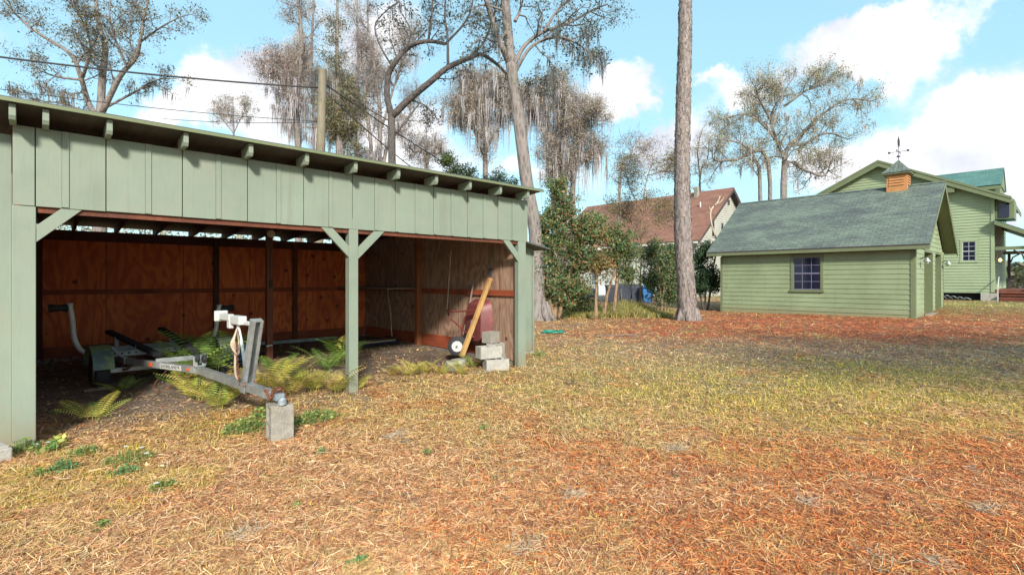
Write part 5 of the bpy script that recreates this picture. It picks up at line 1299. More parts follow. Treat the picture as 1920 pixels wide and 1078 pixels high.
    wo = B('winch_post', ws, 'galv')
    B('clamp_plate', MB().box(L(3.06, -.046, .40), (.008, .12, .14)).box(L(3.06, .046, .40), (.008, .12, .14)), 'galv', wo)
    # white bow stop arm, its struts, the hanging strap
    a0 = L(2.95, .10, 1.02)
    bs = MB().box(L(2.46, .0, 1.085), (.06, .32, .075)).box(L(2.58, .0, 1.02), (.05, .08, .11)).box(L(2.76, .02, 1.065), (.085, .26, .095)).box(L(2.96, .04, 1.04), (.04, .18, .045)).box(L(2.29, .0, 1.09), (.14, .03, .12))
    bo = B('bow_stop', bs, 'white', bevel=.010)
    B('strut', MB().tube([L(2.74, .02, 1.03), L(2.84, .03, .80), L(2.96, .03, .43)], .016, 8), 'pvc', bo)
    st = MB()
    for k in range(4):
        z0 = 1.0-k*.015; st.tube(smooth_pts([L(3.04, -.09, z0), L(3.07, -.13-.01*k, z0-.11), L(3.05+.01*k, -.10, z0-.22), L(3.01, -.06, z0-.12), L(3.04, -.09, z0)], 4), .010, 5, cap=False)
    st.tube(smooth_pts([L(3.04, -.10, .80), L(3.07, -.12, .66), L(3.03, -.10, .52), L(3.05, -.08, .47)], 4), .012, 5)
    B('winch_strap', st, 'rope', wo, smooth=True)
    ch = chain(MB(), [L(3.06, -.10, .86), L(3.08, -.11, .74), L(3.05, -.09, .62), L(3.06, -.08, .46)], .005, .03); B('chain', ch, 'rust', wo)
    # tongue jack: clamp and folded caster
    jk = MB().beam(L(1.55, -.05, .44), L(1.55, -.05, .56), .05, .012).beam(L(1.55, .05, .44), L(1.55, .05, .56), .05, .012).box(L(1.55, 0, .435), (.12, .06, .012)); jo = B('jack_clamp', jk, 'galv', bevel=.003)
    B('jack_wheel', MB().lathe(L(1.52, -.028, .53), (1, 0, 0), [(0, -.03), (.03, -.03), (.055, -.025), (.062, 0), (.055, .025), (.03, .03), (0, .03)], 16).lathe(L(1.58, .04, .52), (1, 0, 0), [(0, -.02), (.045, -.02), (.05, 0), (.045, .02), (0, .02)], 14), 'black', jo, smooth='auto')
    # coupler
    cp = MB().beam(L(3.66, 0, .40), L(3.86, 0, .40), .082, .06).lathe(L(3.90, 0, .375), (0, 0, 1), [(.0, .004), (.022, .006), (.026, .018), (.034, .020), (.038, .012), (.040, -.03), (.044, -.034), (.034, -.036), (0, -.03)], 18); co = B('coupler', cp, 'galv_dk', bevel=.004)
    B('coupler_latch', MB().beam(L(3.70, 0, .445), L(3.84, 0, .47), .03, .015).cyl(L(3.80, -.05, .41), L(3.80, .05, .41), .011), 'rust', co)
    cc = chain(MB(), [L(3.62, .04, .44), L(3.70, .055, .46), L(3.80, .05, .44), L(3.88, .055, .36), L(3.90, .06, .24), L(3.885, .065, .10)], .005, .028)
    B('safety_chain', cc, 'rust', T)
    B('safety_chain', chain(MB(), [L(3.58, -.04, .44), L(3.66, -.05, .43), L(3.76, -.055, .37), L(3.82, -.06, .42), L(3.78, 0, .46)], .005, .028), 'rust', T)
    # dangling rusty light wire
    B('light_wire', MB().tube(smooth_pts([L(1.0, -.20, .36), L(.8, -.30, .16), L(1.05, -.34, .08), L(1.3, -.2, .2), L(1.45, -.02, .34)], 5), .006, 5), 'rust', T)
build_trailer()

# ------------------------------------------------------------------ BLOCKS
def block(name, label, x, y, z, rz, size=(.40, .20, .20), mt='concrete', hollow='z', group=None, tilt=(0, 0)):
    """hollow concrete block with two cores along an axis"""
    S = bpy.data.objects
    L_, W_, H_ = size; m = MB(); t = .032
    # built lying with cores along local Z then turned as asked
    def wall(x0, x1, y0, y1): m.bx(x0, x1, y0, y1, -H_/2, H_/2)
    hx, hy = L_/2, W_/2
    wall(-hx, hx, -hy, -hy+t); wall(-hx, hx, hy-t, hy)
    wall(-hx, -hx+t, -hy+t, hy-t); wall(hx-t, hx, -hy+t, hy-t); wall(-t/2, t/2, -hy+t, hy-t)
    m2 = MB().bx(-hx+t, hx-t, -hy+t, hy-t, -H_/2+.02, -H_/2+.04); m.add(m2.v, m2.f)
    Rm = {'z': Matrix.Identity(3), 'up': Matrix.Rotation(math.pi/2, 3, 'Y'), 'y': Matrix.Rotation(math.pi/2, 3, 'X')}[hollow]
    Rm = Matrix.Rotation(rz, 3, 'Z')@Matrix.Rotation(tilt[0], 3, 'X')@Matrix.Rotation(tilt[1], 3, 'Y')@Rm
    hh = {'z': H_, 'up': L_, 'y': W_}[hollow]
    m.v = [tuple(Rm@Vector(v)+Vector((0, 0, hh/2))) for v in m.v]
    o = m.build(name, M[mt], None, bevel=.005); o.location = (x, y, z)
    return tag(o, label, 'concrete block', group)
GB = 'concrete blocks by the right shed post'
bz = float(gh(1.69, 4.98))
block('concrete_block', 'upright hollow concrete block holding up the trailer tongue out in the leaves', 1.70, 5.05, bz-.015, -.08, (.355, .20, .20), hollow='up')
block('concrete_block', 'whitewashed block at the bottom front of the stack by the right post', 5.62, 6.42, -.01, -.35, mt='white_block', group=GB)
block('concrete_block', 'grey block lying on top of the whitewashed one, left of the right post', 5.55, 6.52, .20, -.22, mt='white_block', group=GB)
block('concrete_block', 'lower pale block tucked close against the right shed post', 5.87, 6.66, .0, .5, (.30, .20, .20), mt='white_block', group=GB)
block('concrete_block', 'middle pale block in the stack tight behind the right shed post', 5.86, 6.70, .205, .35, (.30, .20, .20), mt='white_block', group=GB)
block('concrete_block', 'grey block standing topmost of the stack behind the right shed post', 5.82, 6.78, .41, .2, (.26, .20, .19), mt='concrete', group=GB)
def stone(label, x, y, z, sx, sy, sz, rz, mt, seed, name='stone'):
    r = random.Random(seed); m = MB(); hs = []
    n = 9; top = []; bot = []
    for k in range(n):
        a = 2*math.pi*k/n; e = r.uniform(.85, 1.1)
        q = max(abs(math.cos(a)), abs(math.sin(a))); ex = .72+.28*q
        bot.append((math.cos(a)/q*ex*e*sx/2, math.sin(a)/q*ex*e*sy/2, 0)); top.append((math.cos(a)/q*ex*e*sx/2*.93, math.sin(a)/q*ex*e*sy/2*.93, sz*r.uniform(.88, 1.08)))
    fs = [tuple(range(n))[::-1], tuple(range(n, 2*n))]+[(i, (i+1) % n, n+(i+1) % n, n+i) for i in range(n)]
    R = Matrix.Rotation(rz, 3, 'Z'); m.add([R@Vector(v) for v in bot+top], fs)
    o = m.build(name, M[mt], None, bevel=.012); o.location = (x, y, z); return tag(o, label, name)
stone('flat white stone lying between the wheelbarrow wheel and the blocks', 5.22, 6.92, .10, .30, .22, .07, .3, 'white_block', 1)
stone('rough brown stone lump in the ferns below the wheelbarrow wheel', 5.03, 6.85, .0, .22, .20, .17, .6, 'concrete', 2)
stone('second rough stone lump partly buried under the white stone', 5.22, 6.90, -.01, .20, .20, .11, 1.1, 'concrete', 3)
o = MB().box((0, 0, .05), (.16, .22, .13)).box((.03, .0, .12), (.07, .20, .03)); q = o.build('whitewashed_block', M['white_block'], None, bevel=.012); q.location = (-.24, 6.02, 0.0); q.rotation_euler = (0, 0, .3)
tag(q, 'chipped white block at the foot of the left corner post', 'block')
q = MB().box((0, 0, .02), (.30, .12, .035)).build('wheel_chock', M['grey_wood'], None, bevel=.004); q.location = (.60, 8.55, float(gh(.6, 8.55))); q.rotation_euler = (0, 0, .1)
tag(q, 'short grey board lying under the left trailer tyre', 'board')

# ------------------------------------------------------------------ WHEELBARROW on its nose against the right wall
def build_barrow():
    S = thing('wheelbarrow', 'faded red wheelbarrow stood on end against the pale plywood wall', 'wheelbarrow', (5.75, 7.3, .12))
    # tray: shallow pan, its bottom facing the viewer (-X)
    cy, z0, z1 = 7.27, .32, 1.12; m = MB(); prof = []
    def ring(x, sy, szb, szt, cyo=0):
        out = []; n = 28
        for k in range(n):
            a = 2*math.pi*k/n; c, s = math.cos(a), math.sin(a)
            e = .42; yy = math.copysign(abs(c)**e, c)*sy; zz = math.copysign(abs(s)**e, s)
            zz = zz*(szt if zz > 0 else szb)
            out.append((x+.11*(0), cy+cyo+yy, (z0+z1)/2+zz))
        return out
    rings = [ring(6.02, .31, .43, .42), ring(6.012, .325, .445, .43), ring(6.0, .31, .43, .42), ring(5.88, .26, .38, .37), ring(5.82, .21, .32, .33), ring(5.815, .10, .16, .18)]
    vs = [v for r_ in rings for v in r_]; n = 28; fs = []
    for i in range(len(rings)-1):
        for k in range(n): fs.append((i*n+k, i*n+(k+1) % n, (i+1)*n+(k+1) % n, (i+1)*n+k))
    fs.append(tuple(5*n+k for k in range(n)))
    m.add(vs, fs); m.v = [(x-(z-.3)*.0, y, z) for x, y, z in m.v]
    m.build('tray', M['red_tray'], S, smooth='auto')
    # frame tubes: from wheel fork up to handles
    MB().tube(smooth_pts([(5.74, 7.52, .34), (5.72, 7.48, .55), (5.72, 7.40, .80), (5.73, 7.33, .86), (5.75, 7.2, .89), (5.76, 7.02, .90)], 4), .015, 8).build('handle', M['red_frame'], S, smooth=True)
    MB().tube(smooth_pts([(5.60, 7.70, .92), (5.64, 7.78, .89), (5.68, 7.80, .80), (5.72, 7.62, .68), (5.74, 7.40, .56), (5.78, 7.2, .47)], 4), .014, 8).build('leg', M['red_frame'], S, smooth=True)
    MB().tube(smooth_pts([(5.60, 7.70, .92), (5.68, 7.45, .93), (5.74, 7.2, .95), (5.78, 7.0, .96)], 4), .014, 8).build('leg', M['red_frame'], S, smooth=True)
    MB().tube(smooth_pts([(5.72, 7.52, .33), (5.76, 7.36, .5), (5.79, 7.28, .78)], 4), .016, 8).build('fork', M['iron'], S, smooth=True)
    wc = Vector((5.62, 7.48, .30)); ax = Vector((-.72, -.66, .08)).normalized()
    w = MB().lathe(wc, ax, [(.10, -.035), (.15, -.04), (.175, -.025), (.18, 0), (.175, .025), (.15, .04), (.10, .035)], 28); wo = w.build('wheel', M['black'], S, smooth='auto')
    MB().lathe(wc, ax, [(0, -.03), (.105, -.03), (.112, -.02), (.112, .02), (.105, .03), (.09, .018), (.04, .022), (.035, .04), (0, .04)], 24).build('rim', M['white'], wo, smooth='auto')
    MB().cyl(wc-ax*.07, wc+ax*.08, .012).build('axle', M['iron'], wo)
build_barrow()
def stick(name, label, cat, a, b, r, mt, n=8, sq=False):
    a = Vector(a); b = Vector(b); m = MB()
    if sq: m.beam(Vector((0, 0, 0)), b-a, sq[0], sq[1], up=(1, 0, 0))
    else: m.tube([Vector((0, 0, 0)), (b-a)*.5, b-a], [r*1.08, r, r*.9], n)
    o = m.build(name, M[mt], None, smooth=False if sq else 'auto', bevel=.004 if sq else 0); o.location = a
    return tag(o, label, cat)
stick('leaning_beam', 'long yellowish squared timber leaning in front of the red wheelbarrow', 'plank', (5.36, 7.02, .18), (6.03, 7.04, 1.53), 0, 'plank', sq=(.07, .07))
S_ = thing('broomstick', 'long thin pale broom stick hanging on the plywood between post and wheelbarrow', 'stick', (6.0, 8.35, .75))
MB().tube([(6.06, 8.28, 2.08), (6.05, 8.33, 1.5), (6.03, 8.37, .92)], .013, 8).build('stick', M['white_wood'], S_, smooth='auto')
MB().cyl((6.08, 8.28, 2.06), (6.02, 8.28, 2.09), .006, 6).build('nail', M['iron'], S_)
S_ = thing('grey_shovel', 'old shovel with grey handle standing blade down left of the leaning timber', 'shovel', (5.85, 7.6, .15))
MB().tube([(5.84, 7.62, .44), (5.93, 7.56, .9), (6.02, 7.50, 1.50)], .017, 8).build('handle', M['grey_wood'], S_, smooth='auto')
MB().lathe((5.81, 7.64, .18), (.05, -.02, .28), [(0, 0), (.06, .02), (.09, .1), (.09, .2), (.03, .27), (.018, .3)], 12).build('blade', M['iron'], S_, smooth='auto')
S_ = thing('hanging_tool', 'garden fork with grey handle hanging high on the plywood above the timber', 'garden tool', (6.05, 7.05, 1.5))
MB().tube([(6.06, 7.06, 2.10), (6.06, 7.07, 1.72)], .014, 8).build('handle', M['grey_wood'], S_, smooth='auto')
tg = MB().tube([(6.06, 7.02, 1.70), (6.06, 7.12, 1.70)], .012, 6)
for k in range(4): tg.tube([(6.06, 7.02+.033*k, 1.70), (6.05, 7.02+.033*k, 1.6), (6.07, 7.025+.033*k, 1.50)], .006, 5)
tg.build('tines', M['iron'], S_)
MB().tube([(6.07, 7.06, 2.10), (6.08, 7.06, 2.25)], .004, 5).build('cord', M['cable'], S_)
S_ = thing('push_broom', 'pale-handled push broom leaning on the plywood in the far corner', 'broom', (5.85, 10.2, .1))
MB().tube([(6.04, 10.75, 1.28), (5.98, 10.5, .7), (5.9, 10.3, .22)], .014, 8).build('handle', M['white_wood'], S_, smooth='auto')
MB().box((5.86, 10.2, .22), (.06, .42, .045)).build('head', M['dark_wood'], S_, bevel=.006)
MB().box((5.86, 10.2, .16), (.05, .40, .075)).build('bristles', M['black'], S_)
stick('thin_stick', 'thin grey stick leaning in the dark far corner beneath the shelf', 'stick', (5.8, 11.5, .15), (6.06, 11.3, 1.2), .010, 'grey_wood')
# things on the floor of the far bay
S_ = thing('board_pile', 'low pile of dark blue sheet and pale boards on the floor of the right bay', 'board pile', (5.3, 10.3, .1))
MB().box((5.25, 10.6, .15), (.95, 1.5, .03), rz=.1).build('sheet', M['navy'], S_, bevel=.004)
for k in range(3): MB().box((5.35+.05*k, 9.95+.12*k, .185+.0*k), (.9, .09, .025), rz=.12-.1*k).build('board', M['grey_wood' if k else 'white_wood'], S_, bevel=.003)
S_ = thing('floor_rail', 'long grey rail lying on the floor along the back wall', 'rail', (3.9, 11.4, .12))
MB().box((3.95, 11.45, .17), (2.3, .10, .07), rz=-.03).build('rail', M['galv_dk'], S_, bevel=.004)
S_ = thing('blue_crate', 'blue plastic crate on the floor behind the right trailer fender', 'crate', (2.55, 9.4, .10))
cr = MB(); x0, x1, y0, y1, z0, z1 = 2.36, 2.74, 9.25, 9.55, .12, .42
cr.bx(x0, x1, y0, y1, z0, z0+.015)
for k in range(4):
    z = z0+.05+k*.075
    cr.bx(x0, x1, y0-.006, y0+.004, z, z+.045).bx(x0, x1, y1-.004, y1+.006, z, z+.045).bx(x0-.006, x0+.004, y0, y1, z, z+.045).bx(x1-.004, x1+.006, y0, y1, z, z+.045)
for xx in (x0, (x0+x1)/2, x1):
    for yy in (y0, y1): cr.bx(xx-.012, xx+.012, yy-.011, yy+.011, z0, z1)
cr.build('crate_body', M['blue'], S_)
MB().bx(x0+.05, x1-.12, y0+.05, y1-.05, z0+.02, z1+.03).build('crate_contents', M['grey_wood'], S_, bevel=.01)
# gravel strip under the back wall of the left bay
def rubble():
    r = np.random.default_rng(12); n = 900; x = r.uniform(0, 3.0, n); y = 11.75+r.normal(0, .12, n); y = np.minimum(y, 11.93); s = r.uniform(.012, .04, n)
    O = np.array([(1,0,0),(-1,0,0),(0,1,0),(0,-1,0),(0,0,1),(0,0,-1)]); Fo = np.array([(0,2,4),(2,1,4),(1,3,4),(3,0,4),(2,0,5),(1,2,5),(3,1,5),(0,3,5)])
    V = (np.stack([x, y, gh(x, y)+.005], -1)[:, None, :]+O[None]*s[:, None, None]*r.uniform(.6, 1.3, (n, 6, 1))).reshape(-1, 3)
    Fi = (Fo[None]+np.arange(n)[:, None, None]*6).reshape(-1, 3); col = np.array([(.35, .33, .31), (.22, .2, .19), (.45, .43, .4)])[r.integers(0, 3, n)]
    o = npmesh('gravel_strip', V, Fi, M['litter'], None, np.repeat(col, 8, 0)); tag(o, 'pale gravel heaped along the foot of the back shed wall', 'gravel', kind='stuff')
rubble()

# ------------------------------------------------------------------ FERNS AND WEEDS
def fern(label, x, y, n, L, pal, seed, group=None, lean=None, up=1.2):
    r = np.random.default_rng(seed); Vs = []; Cs = []
    S = bpy.data.objects; z0 = float(gh(x, y))
    n = int(n*1.4)
    for k in range(n):
        a = 2*math.pi*k/n+r.normal(0, .35) if lean is None else lean+r.normal(0, .75)
        l = L*1.12*r.uniform(.7, 1.15); el = min(1.45, up*r.uniform(.8, 1.2)); m = 20
        m = 17; D = np.array([math.cos(a), math.sin(a)]); p = np.array([x+r.normal(0, .03), y+r.normal(0, .03), z0]); pts = []
        for i in range(m+1):
            t = i/m; e = el*(1-t*.95); pts.append(p.copy()); st = l/m
            p = p+np.array([D[0]*math.cos(e), D[1]*math.cos(e), math.sin(e)])*st
        pts = np.array(pts); side = np.array([-D[1], D[0], 0]); col = np.array(pal[r.integers(0, len(pal))])*r.uniform(.8, 1.2); tw = r.normal(0, .25)
        for i in range(m):
            w = .004*(1-.7*i/m); a_, b_ = pts[i], pts[i+1]
            Vs.append([a_-side*w, a_+side*w, b_+side*w*.9, b_-side*w*.9]); Cs.append(col*.7)
            if i < 3: continue
            t = i/m; pl = .27*l*math.sin(math.pi*min(1, (t*.82+.16)))**.8*(1 if t < .9 else .5); f = (b_-a_)/np.linalg.norm(b_-a_)
            for sg in (-1, 1):
                for h_ in (0,):
                    q = a_*(1-h_)+b_*h_
                    dd = side*sg*math.cos(.35)+f*.35+np.array([0, 0, sg*tw*.4-.18]); dd /= np.linalg.norm(dd); hw = f*l/m*.27; plr = pl*r.uniform(.9, 1.08)
                    Vs.append([q-hw*.6, q+dd*plr*.35-hw, q+dd*plr, q+dd*plr*.35+hw]); Cs.append(col*r.uniform(.85, 1.15)*(1.0 if r.uniform() > .08 else .8))
    V = np.array(Vs).reshape(-1, 3); nn = len(Vs); b = np.arange(nn)*4
    V = V-np.array([x, y, z0]); V[:, 2] = np.maximum(V[:, 2], .004)
    o = npmesh('fern', V, np.stack([b, b+1, b+2, b+3], -1), M['leaf'], None, np.array(Cs).clip(0, .8)); o.location = (x, y, z0)
    return tag(o, label, 'fern', group)
FG = [(.24, .38, .08), (.16, .29, .06), (.30, .44, .10)]
FY = [(.58, .52, .11), (.42, .48, .10), (.66, .54, .16), (.32, .42, .08)]
FO = [(.62, .43, .15), (.52, .36, .12), (.60, .50, .13)]
G1, G2, G3 = 'ferns around the trailer tongue', 'ferns along the middle green post', 'ferns in the opening right of the middle post'
def at(px, py): return G(px, py)
for i, (px, py, n, L, pal, g, lab, kw) in enumerate([
  (352, 722, 7, .82, FG, G1, 'tall green fern with raised fronds growing up through the trailer frame', dict(up=1.4)),
  (408, 712, 6, .92, FG, G1, 'dark green fern with a large upright frond right of the trailer jack wheel', dict(up=1.42)),
  (372, 752, 9, .46, FY, G1, 'lime-yellow bushy fern under the trailer tongue', {}),
  (415, 768, 8, .44, FY, G1, 'yellow fern at the near edge of the patch left of the winch post', {}),
  (345, 740, 7, .42, FG+FY, G1, 'light green fern with arching fronds beneath the side lettering', {}),
  (440, 745, 7, .46, FO, G1, 'tan withered fern beneath the trailer tongue next to the winch post', {}),
  (228, 742, 6, .32, FG+FY[:1], G1, 'low flat green fern beside the left trailer tyre', dict(up=.8)),
  (172, 790, 6, .36, FY, G1, 'small yellow-green fern alone on bare dirt near the left corner post', dict(up=1.0)),
  (290, 716, 5, .36, FG, G1, 'drooping green fern behind the trailer side rail', dict(up=1.0)),
  (508, 735, 9, .64, FY, G2, 'big yellow fern immediately right of the winch post', dict(up=1.0)),
  (545, 742, 8, .46, FO+FY[:2], G2, 'orange-yellow fern between winch post and middle green post', {}),
  (590, 735, 8, .44, FY, G2, 'pale yellow fern halfway to the middle green post', {}),
  (632, 740, 8, .46, FO+FY[:2], G2, 'straw-coloured fern against the left side of the middle green post', {}),
  (615, 700, 7, .66, FG, G2, 'dark green fern at the back of the patch by the middle post', dict(up=1.15)),
  (645, 690, 6, .74, FG+FY[:1], G2, 'tall green and yellow fern partly hidden behind the middle post', dict(up=1.3)),
  (520, 705, 6, .46, FG, G2, 'green fern near the foot of the inner brown post', dict(up=1.1)),
  (567, 715, 7, .40, FY+FG[:1], G2, 'light green small fern in front of the inner brown post', {}),
  (665, 735, 6, .34, FY, G2, 'low faded fern hugging the foot of the middle green post', {}),
  (768, 705, 7, .36, FY, G3, 'upright yellow fern in the gap below the wall post', dict(up=1.1)),
  (800, 700, 6, .34, FY, G3, 'slim yellow fern in front of the sill board', dict(up=1.15)),
  (830, 702, 7, .30, FY+FO, G3, 'spreading yellow-brown fern below the wheelbarrow wheel', {}),
  (866, 703, 8, .32, FY+FO, G3, 'yellow fern before the rough stones', {}),
  (885, 690, 6, .30, FG+FY[:1], G3, 'bright green small fern touching the whitewashed block', dict(up=1.2)),
  (738, 705, 6, .28, FO, G3, 'dry tan fern nearest the middle post in the right bay', {}),
]):
    x, y = at(px, py); fern(lab, x, y, n, L, pal, 100+i, g, **kw)

def weed(label, px, py, rad, n, pal, seed, hgt=.07, ls=.02, flowers=0, group='low green weeds in the leaves'):
    x, y = G(px, py); r = np.random.default_rng(seed); z0 = float(gh(x, y))
    a = r.uniform(0, 6.283, n); q = rad*1.15*r.uniform(0, 1, n)**.7; c = np.stack([q*np.cos(a), q*np.sin(a)*.8, hgt*1.4*r.uniform(.1, 1, n)*(1-.5*(q/rad)**2)], -1)
    D = r.normal(0, 1, (n, 3)); D[:, 2] = abs(D[:, 2])*.35; D /= np.linalg.norm(D, axis=1, keepdims=True); U = np.array([0, 0, 1.])+r.normal(0, .35, (n, 3)); S = np.cross(D, U); S /= np.linalg.norm(S, axis=1, keepdims=True)
    l = (ls*.85*r.uniform(.4, 1.5, n))[:, None]
    V = np.stack([c-D*l, c+S*l*.7, c+D*l, c-S*l*.7], 1).reshape(-1, 3); col = np.array(pal)[r.integers(0, len(pal), n)]*r.uniform(.7, 1.25, (n, 1))
    st = np.stack([c*[1, 1, 0]-[.002, 0, 0], c*[1, 1, 0]+[.002, 0, 0], c+[.001, 0, 0], c-[.001, 0, 0]], 1).reshape(-1, 3)
    V = np.concatenate([V, st]); b = np.arange(2*n)*4; col = np.concatenate([col, col*.6])
    o = npmesh('weed_clump', V, np.stack([b, b+1, b+2, b+3], -1), M['leaf'], None, col.clip(0, .8)); o.location = (x, y, z0)
    tag(o, label, 'weed', group)
    if flowers:
        fm = MB()
        for k in range(flowers):
            fx, fy, fz = r.normal(0, rad*.6), r.normal(0, rad*.5), hgt*r.uniform(.9, 1.3)
            for j in range(5):
                aa = j*1.2566; p = Vector((fx+math.cos(aa)*.009, fy+math.sin(aa)*.009, fz)); fm.box(p, (.016, .012, .003), mat=Matrix.Rotation(aa, 3, 'Z')@Matrix.Rotation(.3, 3, 'Y'))
        fo = fm.build('blossoms', M['white'], o, local=True)
WG = [(.16, .28, .07), (.23, .34, .09), (.18, .30, .11), (.32, .38, .10), (.40, .37, .12)]
WB = [(.11, .26, .11), (.14, .30, .12), (.20, .32, .11), (.30, .34, .12)]
for i, a in enumerate([
  ('lush green weed clump under the trailer tongue, left of the propping block', 462, 806, .20, 420, WG, 1, .10, .018),
  ('second green weed clump behind the propping block', 490, 785, .14, 220, WG, 2, .10, .018),
  ('wide green weed patch right of the propping block', 592, 790, .24, 480, WG, 3, .09, .018),
  ('broad-leaved weed with white flower at the foot of the left corner post', 88, 848, .12, 90, WG, 4, .10, .03, 2),
  ('bushy green weed touching the left side of the corner post foot', 40, 848, .10, 120, WG, 5, .10, .02),
  ('deep bluish-green weed clump in the leaves below the left corner post', 118, 885, .10, 260, WB, 6, .07, .015),
  ('pale green ferny weed above the deep bluish one', 155, 855, .12, 220, WG, 7, .07, .015),
  ('small yellow-green weed left of the deep bluish one', 76, 895, .07, 110, WG, 8, .05, .014),
  ('spindly weed with two white flowers further from the corner post', 240, 868, .17, 240, WG, 9, .09, .014, 3),
  ('green weed patch below the white-flowered weed', 232, 890, .10, 150, WB, 10, .06, .014, 0),
  ('light green rosette weed in the lower left litter', 308, 918, .09, 170, WG, 11, .06, .016, 1),
  ('isolated small green weed near the bottom left', 190, 992, .05, 60, WG, 12, .05, .016),
  ('isolated tiny weed low in the centre-left litter', 555, 955, .04, 50, WG, 13, .05, .014),
  ('tiny green sprout right below the propping block', 606, 850, .04, 50, WB, 14, .05, .014),
  ('small flat weed in the dry grass centre', 800, 853, .06, 70, WG, 15, .04, .014),
  ('faint weed tuft in the dry grass above the centre one', 905, 805, .07, 70, WG, 16, .05, .014),
  ('green weed tuft near the bottom centre edge', 672, 1058, .07, 90, WB, 17, .04, .016),
  ('scattered ground weed on the shed dirt near the corner', 120, 778, .14, 90, WG, 18, .05, .014),
  ('weed growing at the garage foot below the window', 1600, 592, .30, 260, WG, 19, .16, .05),
  ('small weed against the foot of the right shed post', 1010, 668, .14, 160, WG, 20, .10, .02),
  ('yellow leafy weed beside the left corner post weeds', 112, 832, .07, 60, FY, 21, .08, .022)]):
    weed(*a[:2], a[2], a[3], a[4], a[5], 300+i, *a[7:])

# ------------------------------------------------------------------ SMALL GROUND THINGS
def hose():
    x, y = G(1036, 625); m = MB(); P = []
    for k in range(60):
        t = k/60*6*math.pi; rr = .26+.035*math.sin(k*.9); P.append(Vector((x+rr*math.cos(t)*1.15, y+rr*math.sin(t), .035+.018*(k/60)*2+.01*math.sin(k))))
    m.tube(P, .016, 6); o = m.build('garden_hose', M['teal'], None, smooth=True); tag(o, 'coil of green garden hose lying by the lean-to corner', 'hose')
hose()
def twig(label, px0, py0, px1, py1, seed, name='fallen_twig', r=.006, forks=3):
    x0, y0 = G(px0, py0); x1, y1 = G(px1, py1); T = Tree(seed); L = math.hypot(x1-x0, y1-y0)
    P = [Vector((x0+(x1-x0)*t+T.r.gauss(0, .03*L), y0+(y1-y0)*t+T.r.gauss(0, .03*L), float(gh(x0, y0))+.02+T.r.uniform(0, .015))) for t in (0, .25, .5, .75, 1)]
    P = smooth_pts(P, 3); T.mb.tube(P, [r*(1-.6*i/len(P)) for i in range(len(P))], 5)
    for k in range(forks):
        j = T.r.randrange(2, len(P)-2); d = Vector((x1-x0, y1-y0, .02)).normalized(); d = Matrix.Rotation(T.r.choice([-1, 1])*.7, 3, 'Z')@d
        T.mb.tube(T.wander(P[j], d, L*.3, 3, .15, -.01), [r*.6, r*.5, r*.4, r*.2], 4)
    o = T.mb.build(name, M['grey_wood'], None, smooth=True); tag(o, label, 'twig')
twig('thin grey fallen twig lying on the litter left of the orange straw', 1590, 825, 1670, 830, 1)
twig('crooked grey twig in the dry grass right of the weeds', 705, 822, 765, 832, 2)
twig('pale branching stick on the dirt where litter meets the shed ferns', 885, 702, 950, 698, 3, r=.008)
twig('knotted dark stick across the yard beyond the right shed post', 1120, 632, 1210, 628, 4, r=.02)
twig('short bent twig near the lower right pine straw', 1700, 905, 1760, 925, 5)
def moss_tuft(label, px, py, rad, seed):
    x, y = G(px, py); r = np.random.default_rng(seed); n = 90; m = MB()
    for k in range(n):
        a = r.uniform(0, 6.283); q = rad*math.sqrt(r.uniform()); p = Vector((q*math.cos(a)*1.6, q*math.sin(a), .012+r.uniform(0, .02))); d = Vector((r.normal(), r.normal(), r.normal()*.25)).normalized(); P = [p]
        for i in range(4): d = (d+Vector((r.normal(0, .5), r.normal(0, .5), r.normal(0, .2)))).normalized(); P.append(P[-1]+d*.022)
        for v in P: v.z = max(v.z, .004)
        m.tube(P, .0016, 3, cap=False)
    o = m.build('moss_tuft', M['fallen_moss'], None); o.location = (x, y, float(gh(x, y))+.004); tag(o, label, 'fallen moss', 'tufts of grey moss fallen on the yard')
M['fallen_moss'] = surf('fallen_grey_moss', (.46, .37, .27), .2, 20, .95)
for i, (px, py, rd, lb) in enumerate([(1650, 1060, .10, 'grey moss tuft at the bottom edge beneath the orange straw'), (1760, 1064, .05, 'small grey moss tuft right at the bottom edge, left of the largest pieces'), (985, 1030, .07, 'grey moss tuft near the bottom centre'), (1075, 935, .06, 'grey moss tuft in the bare patch right of centre'),
   (740, 820, .07, 'grey moss tuft beside the crooked twig'), (1515, 950, .035, 'tiny moss tuft in the orange straw'), (1850, 965, .05, 'moss tuft on the far right straw'), (465, 1005, .06, 'moss tuft in the lower left tan leaves'), (1270, 845, .06, 'moss tuft between dry grass and straw')]):
    moss_tuft(lb, px, py, rd, 40+i)

